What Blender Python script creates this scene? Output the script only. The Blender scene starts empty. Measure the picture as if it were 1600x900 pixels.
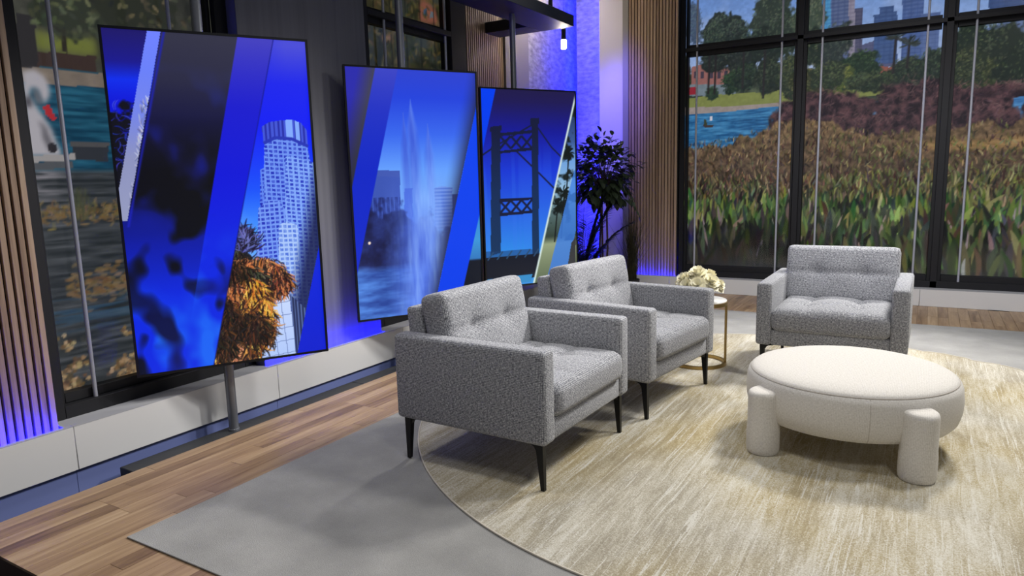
import bpy, bmesh, math, random
import numpy as np
from mathutils import Vector, Matrix

random.seed(7)
S = bpy.context.scene
COL = S.collection
PI = math.pi

# ---------------------------------------------------------------- camera
cd = bpy.data.cameras.new('camera')
cam = bpy.data.objects.new('camera', cd)
COL.objects.link(cam)
cd.sensor_width = 36.0
cd.lens = 36.0 * 1086.0 / 1600.0
cd.clip_start = 0.05
cam.matrix_world = Matrix(((0.859208, -0.057573, 0.508377, 0.0), (0.510976, 0.146629, -0.846997, 0.0), (-0.025778, 0.987515, 0.155403, 1.5), (0.0, 0.0, 0.0, 1.0)))
S.camera = cam

# ---------------------------------------------------------------- view, world, studio lamps
S.view_settings.view_transform = 'Standard'
S.view_settings.look = 'None'
S.view_settings.gamma = 1.0
S.view_settings.use_curve_mapping = False
S.view_settings.exposure = 0.0

wd = bpy.data.worlds.new('studio_dark')
S.world = wd
wd.use_nodes = True
wd.node_tree.nodes['Background'].inputs[0].default_value = (0.80, 0.85, 1.0, 1)
wd.node_tree.nodes['Background'].inputs[1].default_value = 0.11


def lamp(name, loc, target, power, size, color=(1, 1, 1), spread=None, kind='AREA', angle=60, blend=.4):
    ld = bpy.data.lights.new(name, kind)
    ld.energy = power
    ld.color = color
    if kind == 'AREA':
        ld.shape = 'DISK'
        ld.size = size
        if spread:
            ld.spread = math.radians(spread)
    else:
        ld.shadow_soft_size = size
        ld.spot_size = math.radians(angle)
        ld.spot_blend = blend
    o = bpy.data.objects.new(name, ld)
    COL.objects.link(o)
    o.location = loc
    d = Vector(target) - Vector(loc)
    o.rotation_euler = d.to_track_quat('-Z', 'Y').to_euler()
    return o


# rig of studio lamps hanging from the grid above the set
lamp('key_lamp', (0.6, 7.6, 4.6), (-1.0, 4.4, .2), 870, .35, (1, .97, .92), kind='SPOT', angle=75, blend=.5)
lamp('front_lamp', (1.2, 0.6, 4.4), (-1.0, 4.6, .3), 160, .5, (1, .98, .95), kind='SPOT', angle=80, blend=.6)
lamp('side_lamp', (1.4, 5.2, 5.4), (-.9, 4.2, .2), 520, .4, (1, .98, .95), kind='SPOT', angle=80, blend=.6)
lamp('back_lamp', (-3.0, 7.2, 4.8), (-1.6, 4.0, .2), 330, .25, (1, .98, .96), kind='SPOT', angle=70, blend=.5)
lamp('top_lamp', (-2.3, 2.0, 5.0), (-2.2, 2.4, 0), 230, .4, (1, .98, .95), kind='SPOT', angle=75, blend=.7)  # added to brighten the carpet and planks at front left
lamp('wall_lamp', (0.4, 6.2, 3.7), (-4.0, 2.2, .0), 520, .12, (1, .98, .97), kind='SPOT', angle=40, blend=.6)
lamp('window_lamp', (0.2, 3.2, 5.0), (-.6, 8.75, .15), 900, .5, (.97, .97, 1), kind='SPOT', angle=46, blend=.7)
lamp('sill_lamp', (-0.4, 6.0, 5.0), (-.3, 8.7, .1), 200, .6, (1, .98, .97), kind='SPOT', angle=80, blend=.6)
lamp('blue_wash_lamp', (-3.1, 7.3, 4.9), (-3.85, 9.0, 1.9), 1500, .15, (.14, .11, 1.0), kind='SPOT', angle=25, blend=.8)


# ---------------------------------------------------------------- helpers
def lin(c):
    c = np.asarray(c, dtype=np.float64)
    return np.where(c <= .04045, c / 12.92, ((c + .055) / 1.055) ** 2.4)


def rgb(r, g, b):
    return tuple(float(v) for v in lin(np.array([r, g, b]) / 255.0)) + (1.0,)


def obj(name, me, mat=None, parent=None, loc=None, rot=None):
    o = bpy.data.objects.new(name, me)
    COL.objects.link(o)
    if mat is not None and me is not None and not me.materials:
        me.materials.append(mat)
    if parent is not None:
        o.parent = parent
    if loc is not None:
        o.location = loc
    if rot is not None:
        o.rotation_euler = rot
    return o


def tag(o, label, cat, group=None):
    o['label'] = label
    o['category'] = cat
    if group:
        o['group'] = group
    return o


def empty(name, loc=(0, 0, 0), rotz=0.0):
    o = bpy.data.objects.new(name, None)
    o.empty_display_size = .1
    COL.objects.link(o)
    o.location = loc
    o.rotation_euler = (0, 0, rotz)
    return o


def struct(o):
    o['kind'] = 'structure'
    return o


def finish(bm, name, smooth=None, uv=False):
    bmesh.ops.recalc_face_normals(bm, faces=bm.faces)
    me = bpy.data.meshes.new(name)
    if uv:
        box_uv(bm)
    bm.to_mesh(me)
    bm.free()
    if smooth is not None:
        me.polygons.foreach_set('use_smooth', [True] * len(me.polygons))
        me.set_sharp_from_angle(angle=math.radians(smooth))
    return me


def box_uv(bm):
    bm.normal_update()
    l = bm.loops.layers.uv.verify()
    for f in bm.faces:
        n = f.normal
        a = max(range(3), key=lambda i: abs(n[i]))
        i, j = ((1, 2), (0, 2), (0, 1))[a]
        for lp in f.loops:
            c = lp.vert.co
            lp[l].uv = (c[i] + a * .37, c[j] + a * .19)


def add_box(bm, x0, x1, y0, y1, z0, z1, r=0.0, seg=2):
    m = Matrix.Translation(((x0 + x1) / 2, (y0 + y1) / 2, (z0 + z1) / 2)) @ Matrix.Diagonal((abs(x1 - x0), abs(y1 - y0), abs(z1 - z0), 1))
    g = bmesh.ops.create_cube(bm, size=1.0, matrix=m)
    if r > 0:
        es = list({e for v in g['verts'] for e in v.link_edges})
        bmesh.ops.bevel(bm, geom=es, offset=r, segments=seg, profile=.5, affect='EDGES', clamp_overlap=True)


def box(name, x0, x1, y0, y1, z0, z1, mat, parent=None, r=0.0, seg=2, uv=False):
    bm = bmesh.new()
    add_box(bm, x0, x1, y0, y1, z0, z1, r, seg)
    return obj(name, finish(bm, name, 40 if r else None, uv), mat, parent)


def add_tube(bm, pts, rads, n=10, cap=True):
    """tube along pts with a radius per point"""
    pts = [Vector(p) for p in pts]
    if not hasattr(rads, '__len__'):
        rads = [rads] * len(pts)
    rings = []
    up = None
    for i, p in enumerate(pts):
        d = (pts[min(i + 1, len(pts) - 1)] - pts[max(i - 1, 0)]).normalized()
        if up is None:
            up = d.orthogonal().normalized()
        a = (up - d * up.dot(d)).normalized()
        up = a
        b = d.cross(a)
        rings.append([bm.verts.new(p + (a * math.cos(2 * PI * k / n) + b * math.sin(2 * PI * k / n)) * rads[i]) for k in range(n)])
    for q in range(len(rings) - 1):
        for k in range(n):
            bm.faces.new((rings[q][k], rings[q][(k + 1) % n], rings[q + 1][(k + 1) % n], rings[q + 1][k]))
    if cap:
        bm.faces.new(rings[0][::-1])
        bm.faces.new(rings[-1])


def tube(name, pts, rads, mat, parent=None, n=12):
    bm = bmesh.new()
    add_tube(bm, pts, rads, n)
    return obj(name, finish(bm, name, 45), mat, parent)


def add_lathe(bm, prof, n=32, c=(0, 0), a0=0.0, a1=2 * PI):
    """revolve (r, z) profile; closed at r = 0"""
    rings = []
    for r, z in prof:
        if r < 1e-5:
            rings.append([bm.verts.new((c[0], c[1], z))])
        else:
            rings.append([bm.verts.new((c[0] + r * math.cos(2 * PI * k / n), c[1] + r * math.sin(2 * PI * k / n), z)) for k in range(n)])
    for a, b in zip(rings, rings[1:]):
        for k in range(n):
            k2 = (k + 1) % n
            if len(a) == 1 and len(b) == 1:
                continue
            if len(a) == 1:
                bm.faces.new((a[0], b[k], b[k2]))
            elif len(b) == 1:
                bm.faces.new((a[k], a[k2], b[0]))
            else:
                bm.faces.new((a[k], a[k2], b[k2], b[k]))


def lathe(name, prof, mat, parent=None, n=32, c=(0, 0), smooth=40, uv=False):
    bm = bmesh.new()
    add_lathe(bm, prof, n, c)
    return obj(name, finish(bm, name, smooth, uv), mat, parent)


def copy_tree(o, parent=None):
    c = o.copy()
    COL.objects.link(c)
    if parent is not None:
        c.parent = parent
    for ch in list(o.children):
        copy_tree(ch, c)
    return c


# ---------------------------------------------------------------- materials
def newmat(name):
    m = bpy.data.materials.new(name)
    m.use_nodes = True
    nt = m.node_tree
    return m, nt, nt.nodes['Principled BSDF']


def N(nt, t, **kw):
    n = nt.nodes.new(t)
    for k, v in kw.items():
        if k.startswith('i_'):
            n.inputs[k[2:]].default_value = v
        else:
            setattr(n, k, v)
    return n


def ramp(nt, stops, fac):
    r = N(nt, 'ShaderNodeValToRGB')
    els = r.color_ramp.elements
    els[0].position, els[0].color = stops[0]
    els[1].position, els[1].color = stops[-1]
    for p, c in stops[1:-1]:
        e = els.new(p)
        e.color = c
    nt.links.new(fac, r.inputs[0])
    return r.outputs[0]


def coords(nt, kind='Object', scale=(1, 1, 1), rot=(0, 0, 0), off=None):
    tc = N(nt, 'ShaderNodeTexCoord')
    mp = N(nt, 'ShaderNodeMapping')
    mp.inputs['Scale'].default_value = scale
    mp.inputs['Rotation'].default_value = rot
    nt.links.new(tc.outputs[kind], mp.inputs['Vector'])
    return mp.outputs[0]


def noise(nt, vec, scale=1.0, detail=3.0, rough=.55, dist=0.0):
    n = N(nt, 'ShaderNodeTexNoise')
    n.inputs['Scale'].default_value = scale
    n.inputs['Detail'].default_value = detail
    n.inputs['Roughness'].default_value = rough
    n.inputs['Distortion'].default_value = dist
    nt.links.new(vec, n.inputs['Vector'])
    return n.outputs[0]


def bump(nt, bs, h, strength=.3, dist=.01):
    b = N(nt, 'ShaderNodeBump')
    b.inputs['Strength'].default_value = strength
    b.inputs['Distance'].default_value = dist
    nt.links.new(h, b.inputs['Height'])
    nt.links.new(b.outputs[0], bs.inputs['Normal'])


def math2(nt, op, a, b):
    m = N(nt, 'ShaderNodeMath', operation=op)
    for i, v in enumerate((a, b)):
        if isinstance(v, (int, float)):
            m.inputs[i].default_value = v
        else:
            nt.links.new(v, m.inputs[i])
    return m.outputs[0]


def plain(name, col, rough=.5, metal=0.0, spec=.5):
    m, nt, bs = newmat(name)
    bs.inputs['Base Color'].default_value = col
    bs.inputs['Roughness'].default_value = rough
    bs.inputs['Metallic'].default_value = metal
    bs.inputs['Specular IOR Level'].default_value = spec
    return m


def mottled(name, c0, c1, scale=6.0, rough=.6, stretch=(1, 1, 1), detail=4, bmp=0.0, lo=.3, hi=.7):
    m, nt, bs = newmat(name)
    v = coords(nt, 'Object', stretch)
    n = noise(nt, v, scale, detail)
    nt.links.new(ramp(nt, [(lo, c0), (hi, c1)], n), bs.inputs['Base Color'])
    bs.inputs['Roughness'].default_value = rough
    if bmp:
        bump(nt, bs, n, bmp, .005)
    return m


def fabric(name, stops, fine=1.0, rough=.95, bmp=.5):
    m, nt, bs = newmat(name)
    v1 = coords(nt, 'UV', (60 * fine, 260 * fine, 1))
    v2 = coords(nt, 'UV', (260 * fine, 60 * fine, 1))
    n1 = noise(nt, v1, 1.0, 2.0, .6)
    n2 = noise(nt, v2, 1.0, 2.0, .6)
    w = coords(nt, 'UV', (1, 1, 1))
    wa = N(nt, 'ShaderNodeTexWave', wave_type='BANDS', bands_direction='X')
    wb = N(nt, 'ShaderNodeTexWave', wave_type='BANDS', bands_direction='Y')
    for q in (wa, wb):
        q.inputs['Scale'].default_value = 34 * fine
        q.inputs['Distortion'].default_value = 1.5
        q.inputs['Detail'].default_value = 1.0
        q.inputs['Detail Scale'].default_value = 8.0
        nt.links.new(w, q.inputs['Vector'])
    a = math2(nt, 'ADD', n1, n2)
    b = math2(nt, 'MULTIPLY', wa.outputs['Fac'], wb.outputs['Fac'])
    h = math2(nt, 'ADD', math2(nt, 'MULTIPLY', a, .5), math2(nt, 'MULTIPLY', b, .22))
    nt.links.new(ramp(nt, stops, h), bs.inputs['Base Color'])
    bs.inputs['Roughness'].default_value = rough
    bs.inputs['Specular IOR Level'].default_value = .15
    bs.inputs['Sheen Weight'].default_value = .15
    bump(nt, bs, h, bmp, .004)
    return m


def wood_mat(name, stops, axis_scale, rough=.45, use_random=True):
    m, nt, bs = newmat(name)
    tc = N(nt, 'ShaderNodeTexCoord')
    oi = N(nt, 'ShaderNodeObjectInfo')
    ad = N(nt, 'ShaderNodeVectorMath', operation='ADD')
    sc = N(nt, 'ShaderNodeVectorMath', operation='SCALE')
    cb = N(nt, 'ShaderNodeCombineXYZ')
    for i in range(3):
        nt.links.new(oi.outputs['Random'], cb.inputs[i])
    nt.links.new(cb.outputs[0], sc.inputs[0])
    sc.inputs['Scale'].default_value = 37.0
    nt.links.new(tc.outputs['Object'], ad.inputs[0])
    nt.links.new(sc.outputs[0], ad.inputs[1])
    mp = N(nt, 'ShaderNodeMapping')
    mp.inputs['Scale'].default_value = axis_scale
    nt.links.new(ad.outputs[0], mp.inputs['Vector'])
    n = noise(nt, mp.outputs[0], 1.0, 5.0, .6, .6)
    f = math2(nt, 'ADD', math2(nt, 'MULTIPLY', n, .72), math2(nt, 'MULTIPLY', oi.outputs['Random'], .28))
    nt.links.new(ramp(nt, stops, f), bs.inputs['Base Color'])
    bs.inputs['Roughness'].default_value = rough
    bump(nt, bs, n, .08, .002)
    return m


def emit(name, col, strength):
    m, nt, bs = newmat(name)
    bs.inputs['Base Color'].default_value = (0, 0, 0, 1)
    bs.inputs['Emission Color'].default_value = col
    bs.inputs['Emission Strength'].default_value = strength
    return m


M = {}
M['black'] = plain('black_paint', rgb(20, 20, 24), .55)
M['frame_black'] = plain('black_window_frame', rgb(24, 24, 28), .6, 0, .35)
M['tv_black'] = plain('screen_bezel', rgb(16, 16, 18), .35)
M['steel'] = plain('brushed_steel', rgb(140, 142, 148), .42, .7)
M['rod'] = plain('satin_rod', rgb(176, 178, 190), .35, .25)
M['leg'] = plain('black_leg_metal', rgb(14, 14, 16), .4, .3)
M['white_panel'] = plain('white_laminate', rgb(214, 213, 212), .35)
M['lip'] = plain('grey_ledge_top', rgb(168, 168, 172), .5)
M['kick'] = plain('blue_lit_kick', rgb(112, 124, 176), .3)  # blue light falling on the kick panels is put into this colour
M['plinth'] = plain('charcoal_plinth', rgb(44, 46, 50), .55)
M['pit'] = plain('pit_floor', rgb(40, 40, 44), .7)
M['pillar'] = mottled('grey_pillar', rgb(96, 96, 104), rgb(106, 106, 114), 1.0, .5, (0, 24, .2), 1)  # faint upright streaks put soft reflections into the grey
M['column'] = plain('grey_column', rgb(128, 124, 122), .6)
M['concrete'] = mottled('concrete_panel', rgb(120, 118, 122), rgb(182, 178, 176), 9.0, .75, (1, 1, 2.2), 6, .25)
M['lavender'] = plain('smooth_corner_panel', rgb(200, 196, 205), .5)
M['gold'] = plain('brushed_gold', rgb(172, 146, 94), .32, .85)
M['marble'] = mottled('white_marble', rgb(222, 222, 222), rgb(245, 244, 242), 5.0, .2)
M['flower'] = mottled('cream_petal', rgb(252, 244, 208), rgb(255, 252, 232), 12.0, .7)
M['pot'] = mottled('dark_planter', rgb(40, 40, 44), rgb(60, 60, 64), 8, .6)
M['leaf'] = mottled('ficus_leaf', rgb(36, 48, 36), rgb(74, 90, 62), 9.0, .45)
M['palm'] = mottled('palm_leaf', rgb(18, 30, 26), rgb(40, 56, 40), 9.0, .5)
M['grass'] = mottled('dry_grass_blade', rgb(28, 30, 20), rgb(66, 62, 38), 14.0, .7)
M['bark'] = mottled('thin_bark', rgb(60, 44, 34), rgb(104, 80, 60), 30.0, .8)
M['led'] = emit('blue_led_strip', (0.0025, 0.003, 1.0, 1), 820.0)
M['led_v'] = emit('blue_led_upright', (0.004, 0.010, 1.0, 1), 260.0)
M['bulb'] = emit('warm_bulb', (1.0, .86, .66, 1), 120.0)
M['chrome'] = plain('pendant_cap', rgb(220, 215, 205), .3, .6)
M['slat'] = wood_mat('walnut_slat', [(.25, rgb(116, 92, 72)), (.5, rgb(152, 126, 102)), (.75, rgb(178, 152, 126))], (60, 60, 2.0), .55)
M['slat_back'] = plain('slat_backing', rgb(14, 13, 14), .8)
M['plank'] = wood_mat('oak_plank', [(.25, rgb(102, 78, 58)), (.42, rgb(144, 116, 88)), (.60, rgb(170, 142, 110)), (.78, rgb(194, 168, 136))], (22, 1.6, 1), .42)
M['subfloor'] = plain('plank_joint', rgb(70, 50, 38), .7)
M['chair'] = fabric('grey_tweed', [(.36, rgb(40, 41, 46)), (.50, rgb(116, 117, 123)), (.60, rgb(168, 169, 174)), (.72, rgb(228, 228, 228))], 1.15)
M['chair_warm'] = fabric('warm_grey_tweed', [(.36, rgb(60, 59, 60)), (.5, rgb(116, 114, 113)), (.6, rgb(152, 150, 148)), (.76, rgb(206, 204, 200))])
M['cream'] = fabric('cream_linen', [(.3, rgb(186, 180, 170)), (.55, rgb(222, 217, 209)), (.8, rgb(242, 239, 233))], 1.3, .95, .25)
M['piping'] = plain('linen_seam', rgb(186, 178, 168), .9)


def carpet_mat():
    m, nt, bs = newmat('grey_carpet_pile')
    v = coords(nt)
    n1 = noise(nt, v, 3.0, 4.0)
    n2 = noise(nt, v, 260.0, 2.0)
    f = math2(nt, 'ADD', math2(nt, 'MULTIPLY', n1, .55), math2(nt, 'MULTIPLY', n2, .45))
    nt.links.new(ramp(nt, [(.3, rgb(136, 135, 133)), (.55, rgb(158, 157, 154)), (.75, rgb(182, 180, 177))], f), bs.inputs['Base Color'])
    bs.inputs['Roughness'].default_value = .95
    bs.inputs['Specular IOR Level'].default_value = .1
    bump(nt, bs, n2, .5, .006)
    return m


def rug_mat():
    """round rug: cream and straw yarn in long ragged streaks"""
    m, nt, bs = newmat('cream_straw_rug')
    r4 = (0, 0, math.radians(5))
    big = noise(nt, coords(nt, 'Object', (3.2, .75, 1), r4), 1.0, 4.0, .6, .6)
    mid = noise(nt, coords(nt, 'Object', (22.0, 2.2, 1), r4), 1.0, 6.0, .72, 1.2)
    thin = noise(nt, coords(nt, 'Object', (48.0, 1.3, 1), r4), 1.0, 5.0, .75, 1.5)
    v3 = coords(nt)
    pile = noise(nt, v3, 150.0, 3.0, .7)
    zone = noise(nt, v3, .8, 2.0)
    p = math2(nt, 'SUBTRACT', pile, .5)
    f = math2(nt, 'ADD', math2(nt, 'MULTIPLY', big, .5), math2(nt, 'MULTIPLY', mid, .5))
    f = math2(nt, 'ADD', f, math2(nt, 'MULTIPLY', p, .6))
    c1 = ramp(nt, [(.36, rgb(154, 139, 104)), (.47, rgb(176, 162, 127)), (.55, rgb(194, 185, 162)), (.66, rgb(212, 208, 194))], f)
    c2 = ramp(nt, [(.36, rgb(150, 142, 126)), (.47, rgb(172, 165, 148)), (.55, rgb(192, 186, 171)), (.66, rgb(210, 206, 195))], f)
    mx = N(nt, 'ShaderNodeMix', data_type='RGBA')
    nt.links.new(ramp(nt, [(.40, (0, 0, 0, 1)), (.58, (1, 1, 1, 1))], zone), mx.inputs[0])
    nt.links.new(c2, mx.inputs[6])
    nt.links.new(c1, mx.inputs[7])
    # thin pale streaks
    st = ramp(nt, [(.56, (0, 0, 0, 1)), (.61, (.8, .8, .8, 1))], math2(nt, 'ADD', thin, math2(nt, 'MULTIPLY', p, .25)))
    m2 = N(nt, 'ShaderNodeMix', data_type='RGBA')
    nt.links.new(st, m2.inputs[0])
    nt.links.new(mx.outputs[2], m2.inputs[6])
    m2.inputs[7].default_value = rgb(214, 211, 201)
    nt.links.new(m2.outputs[2], bs.inputs['Base Color'])
    bs.inputs['Roughness'].default_value = .95
    bs.inputs['Specular IOR Level'].default_value = .1
    bump(nt, bs, pile, .5, .008)
    return m


M['carpet'] = carpet_mat()
M['rug'] = rug_mat()
M['binding'] = plain('rug_binding', rgb(206, 198, 182), .9)


def pane_mat():
    m = bpy.data.materials.new('window_glass')
    m.use_nodes = True
    nt = m.node_tree
    nt.nodes.clear()
    out = N(nt, 'ShaderNodeOutputMaterial')
    tr = N(nt, 'ShaderNodeBsdfTransparent')
    gl = N(nt, 'ShaderNodeBsdfGlossy')
    gl.inputs['Roughness'].default_value = .08
    mx = N(nt, 'ShaderNodeMixShader')
    mx.inputs[0].default_value = .03
    nt.links.new(tr.outputs[0], mx.inputs[1])
    nt.links.new(gl.outputs[0], mx.inputs[2])
    nt.links.new(mx.outputs[0], out.inputs[0])
    return m


M['glass'] = pane_mat()


def print_mat(name, emission=0.0, rough=.6):
    """colour comes from the picture stored on the mesh (colour attribute)"""
    m, nt, bs = newmat(name)
    a = N(nt, 'ShaderNodeVertexColor')
    a.layer_name = 'print'
    bs.inputs['Roughness'].default_value = rough
    if emission > 0:
        bs.inputs['Base Color'].default_value = (.012, .012, .013, 1)
        nt.links.new(a.outputs[0], bs.inputs['Emission Color'])
        bs.inputs['Emission Strength'].default_value = emission
        bs.inputs['Specular IOR Level'].default_value = .04
    else:
        nt.links.new(a.outputs[0], bs.inputs['Base Color'])
        bs.inputs['Specular IOR Level'].default_value = .2
    return m


M['mural'] = print_mat('backlit_park_print', .85, .7)
M['mural_pond'] = print_mat('backlit_pond_print', .62, .7)
M['mural_hill'] = print_mat('backlit_hill_print', .6, .7)
M['screen'] = print_mat('lit_screen', 1.0, .22)
M['screen'].node_tree.nodes['Principled BSDF'].inputs['Specular IOR Level'].default_value = .22


# ---------------------------------------------------------------- picture painter for prints and screens
class Canvas:
    """a picture on a w x h metre sheet; colours in sRGB 0..255"""

    def __init__(self, x0, x1, z0, z1, cell):
        self.x0, self.z0 = x0, z0
        self.nx = int(round((x1 - x0) / cell)) + 1
        self.nz = int(round((z1 - z0) / cell)) + 1
        self.dx = (x1 - x0) / (self.nx - 1)
        self.dz = (z1 - z0) / (self.nz - 1)
        self.X, self.Z = np.meshgrid(np.linspace(x0, x1, self.nx), np.linspace(z0, z1, self.nz))
        self.C = np.zeros((self.nz, self.nx, 3))
        self.rng = np.random.default_rng(5)

    def fbm(self, fx, fz, seed=0, oct=4):
        tot = 0
        amp, s = 1.0, 0.0
        for o in range(oct):
            k = 2 ** o
            x, z = (self.X - self.x0) * fx * k + 11.3 * o + seed, (self.Z - self.z0) * fz * k + 7.7 * o + seed
            xi, zi = np.floor(x).astype(np.int64), np.floor(z).astype(np.int64)
            fx_, fz_ = x - xi, z - zi
            u, v = fx_ * fx_ * (3 - 2 * fx_), fz_ * fz_ * (3 - 2 * fz_)

            def h(a, b):
                q = (a * 374761393 + b * 668265263 + (seed + o) * 974634777) & 0x7fffffff
                q = ((q ^ (q >> 13)) * 1274126177) & 0x7fffffff
                return ((q ^ (q >> 16)) & 0xffff) / 65535.0
            tot = tot + amp * ((h(xi, zi) * (1 - u) + h(xi + 1, zi) * u) * (1 - v) + (h(xi, zi + 1) * (1 - u) + h(xi + 1, zi + 1) * u) * v)
            s += amp
            amp *= .55
        return tot / s

    def put(self, mask, col):
        col = np.asarray(col, float)
        m = np.clip(mask, 0, 1)[..., None]
        self.C = self.C * (1 - m) + col * m

    def mix(self, t, a, b):
        t = np.clip(t, 0, 1)[..., None]
        return np.asarray(a, float) * (1 - t) + np.asarray(b, float) * t

    def vgrad(self, stops):
        """colour by height"""
        zs = [s[0] for s in stops]
        return np.stack([np.interp(self.Z, zs, [s[1][i] for s in stops]) for i in range(3)], -1)

    def poly(self, pts, soft=0.0):
        """coverage mask of a polygon, optionally blurred edge from a jitter of the coordinates"""
        X, Z = self.X, self.Z
        inside = np.zeros(X.shape, bool)
        n = len(pts)
        for i in range(n):
            (x1, z1), (x2, z2) = pts[i], pts[(i + 1) % n]
            if z1 == z2:
                continue
            c = ((z1 > Z) != (z2 > Z)) & (X < (x2 - x1) * (Z - z1) / (z2 - z1) + x1)
            inside ^= c
        m = inside.astype(float)
        if soft > 0:
            m = self.blur(m, soft)
        return m

    def blur(self, m, r):
        for ax, d in ((0, self.dz), (1, self.dx)):
            k = max(1, int(r / d))
            for _ in range(2):
                p = np.pad(m, [(k + 1, k) if a == ax else (0, 0) for a in range(2)], mode='edge')
                c = np.cumsum(p, axis=ax)
                n = m.shape[ax]
                if ax == 0:
                    m = (c[2 * k + 1:2 * k + 1 + n] - c[:n]) / (2 * k + 1)
                else:
                    m = (c[:, 2 * k + 1:2 * k + 1 + n] - c[:, :n]) / (2 * k + 1)
        return m

    def blob(self, cx, cz, rx, rz, seed=0, rag=.5, f=14.0):
        d = np.sqrt(((self.X - cx) / rx) ** 2 + ((self.Z - cz) / rz) ** 2)
        n = self.fbm(f, f, seed, 3)
        return np.clip((1.0 - d + (n - .5) * 2 * rag) * 8, 0, 1)

    def stroke(self, x0, z0, x1, z1, w, col, alpha=1.0, bend=0.0, leaf=True):
        """a tapered leaf or straight line"""
        mx, mz = (x0 + x1) / 2, (z0 + z1) / 2
        L = math.hypot(x1 - x0, z1 - z0) + 1e-9
        pad = w + abs(bend) * L
        i0 = max(0, int((min(x0, x1) - pad - self.x0) / self.dx)); i1 = min(self.nx, int((max(x0, x1) + pad - self.x0) / self.dx) + 2)
        j0 = max(0, int((min(z0, z1) - pad - self.z0) / self.dz)); j1 = min(self.nz, int((max(z0, z1) + pad - self.z0) / self.dz) + 2)
        if i1 <= i0 or j1 <= j0:
            return
        X, Z = self.X[j0:j1, i0:i1], self.Z[j0:j1, i0:i1]
        tx, tz = (x1 - x0) / L, (z1 - z0) / L
        s = ((X - x0) * tx + (Z - z0) * tz) / L
        d = -(X - x0) * tz + (Z - z0) * tx - bend * L * 4 * s * (1 - s)
        prof = np.where((s > 0) & (s < 1), (np.clip(4 * s * (1 - s), 0, 1) ** .6 if leaf else 1.0), 0.0) * w
        m = np.clip((prof - np.abs(d)) / self.dx + .5, 0, 1) * (prof > 0) * alpha
        c = self.C[j0:j1, i0:i1]
        self.C[j0:j1, i0:i1] = c * (1 - m[..., None]) + np.asarray(col, float) * m[..., None]

    def line(self, pts, w, col, alpha=1.0):
        for (a, b), (c, d) in zip(pts, pts[1:]):
            self.stroke(a, b, c, d, w, col, alpha, 0, False)

    def mesh(self, name, place):
        """grid mesh; place(X, Z) gives the three coordinate arrays"""
        me = bpy.data.meshes.new(name)
        nx, nz = self.nx, self.nz
        co = np.stack(place(self.X, self.Z), -1).reshape(-1, 3).astype(np.float32)
        idx = np.arange(nx * nz).reshape(nz, nx)
        q = np.stack([idx[:-1, :-1], idx[:-1, 1:], idx[1:, 1:], idx[1:, :-1]], -1).reshape(-1, 4)
        me.vertices.add(len(co))
        me.vertices.foreach_set('co', co.ravel())
        me.loops.add(q.size)
        me.loops.foreach_set('vertex_index', q.ravel().astype(np.int32))
        me.polygons.add(len(q))
        me.polygons.foreach_set('loop_start', np.arange(0, q.size, 4, dtype=np.int32))
        me.update(calc_edges=True)
        at = me.color_attributes.new('print', 'FLOAT_COLOR', 'POINT')
        c = lin(np.clip(self.C, 0, 255) / 255.0).reshape(-1, 3)
        at.data.foreach_set('color', np.concatenate([c, np.ones((len(c), 1))], 1).astype(np.float32).ravel())
        return me


# ================================================================ STRUCTURE
# wooden stage floor, a low pit between it and the wall ledge
bm = bmesh.new()
add_box(bm, -3.585, 4.2, 1.2, 8.75, -.2, -.012)
add_box(bm, -4.0, -3.585, 7.45, 8.75, -.2, -.012)
floor = struct(obj('floor', finish(bm, 'floor'), M['subfloor']))
PW = .0905


def planks(x0, x1, y0, y1, seed, lmin=.55, lmax=1.15):
    r = random.Random(seed)
    n = max(1, int(round((x1 - x0) / PW)))
    w = (x1 - x0) / n
    cache = {}
    for i in range(n):
        y = y0 - r.uniform(0, .9)
        while y < y1:
            L = r.choice((.62, .84, 1.06))
            a, b = max(y, y0), min(y + L, y1)
            y += L
            if b - a < .03:
                continue
            k = round(b - a, 3)
            if k not in cache:
                bm = bmesh.new()
                add_box(bm, -w / 2 + .0009, w / 2 - .0009, -(b - a) / 2 + .0009, (b - a) / 2 - .0009, -.012, 0)
                cache[k] = finish(bm, 'plank')
            obj('plank', cache[k], M['plank'], floor, (x0 + (i + .5) * w, (a + b) / 2, r.uniform(-.0006, 0)))


planks(-3.585, -2.86, 1.2, 7.66, 3)
planks(-2.86, -1.2, 1.2, 1.60, 4)
planks(-3.585, 1.6, 7.60, 8.75, 5)
planks(-4.0, -3.585, 7.45, 8.75, 6)

struct(box('floor_pit', -5.0, 4.5, -2.5, 9.6, -.25, -.2, M['pit']))
struct(box('wall_left', -4.77, -4.56, -1.0, 9.75, -.2, 4.4, M['pillar']))
struct(box('wall_back', -4.55, 4.2, 9.5, 9.7, -.2, 4.4, M['pillar']))

# ledge along the left wall
seams = [.492 + 1.415 * k for k in range(6)] + [8.75]
ledge = struct(empty('trim_1'))
for a, b in zip(seams, seams[1:]):
    box('ledge_panel', -4.03, -4.0, a + .0015, b - .0015, -.045, .2035, M['white_panel'], ledge, .002, 1)
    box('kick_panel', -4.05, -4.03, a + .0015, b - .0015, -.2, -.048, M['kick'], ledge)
    box('ledge_lip', -4.034, -4.0, a + .001, b - .001, .2035, .2065, M['lip'], ledge)
box('ledge_core', -4.55, -4.05, .49, 9.4, -.2, .10, M['slat_back'], ledge)
for a, b in ((1.872, 3.262), (4.535, 6.16)):
    box('ledge_board', -4.30, -4.034, a, b, .19, .2065, M['lip'], ledge)
box('ledge_board', -4.55, -4.034, 6.16, 8.75, .19, .2065, M['lip'], ledge)
box('ledge_board', -4.55, -3.53, 8.75, 9.4, .19, .2065, M['lip'], ledge)

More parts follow.
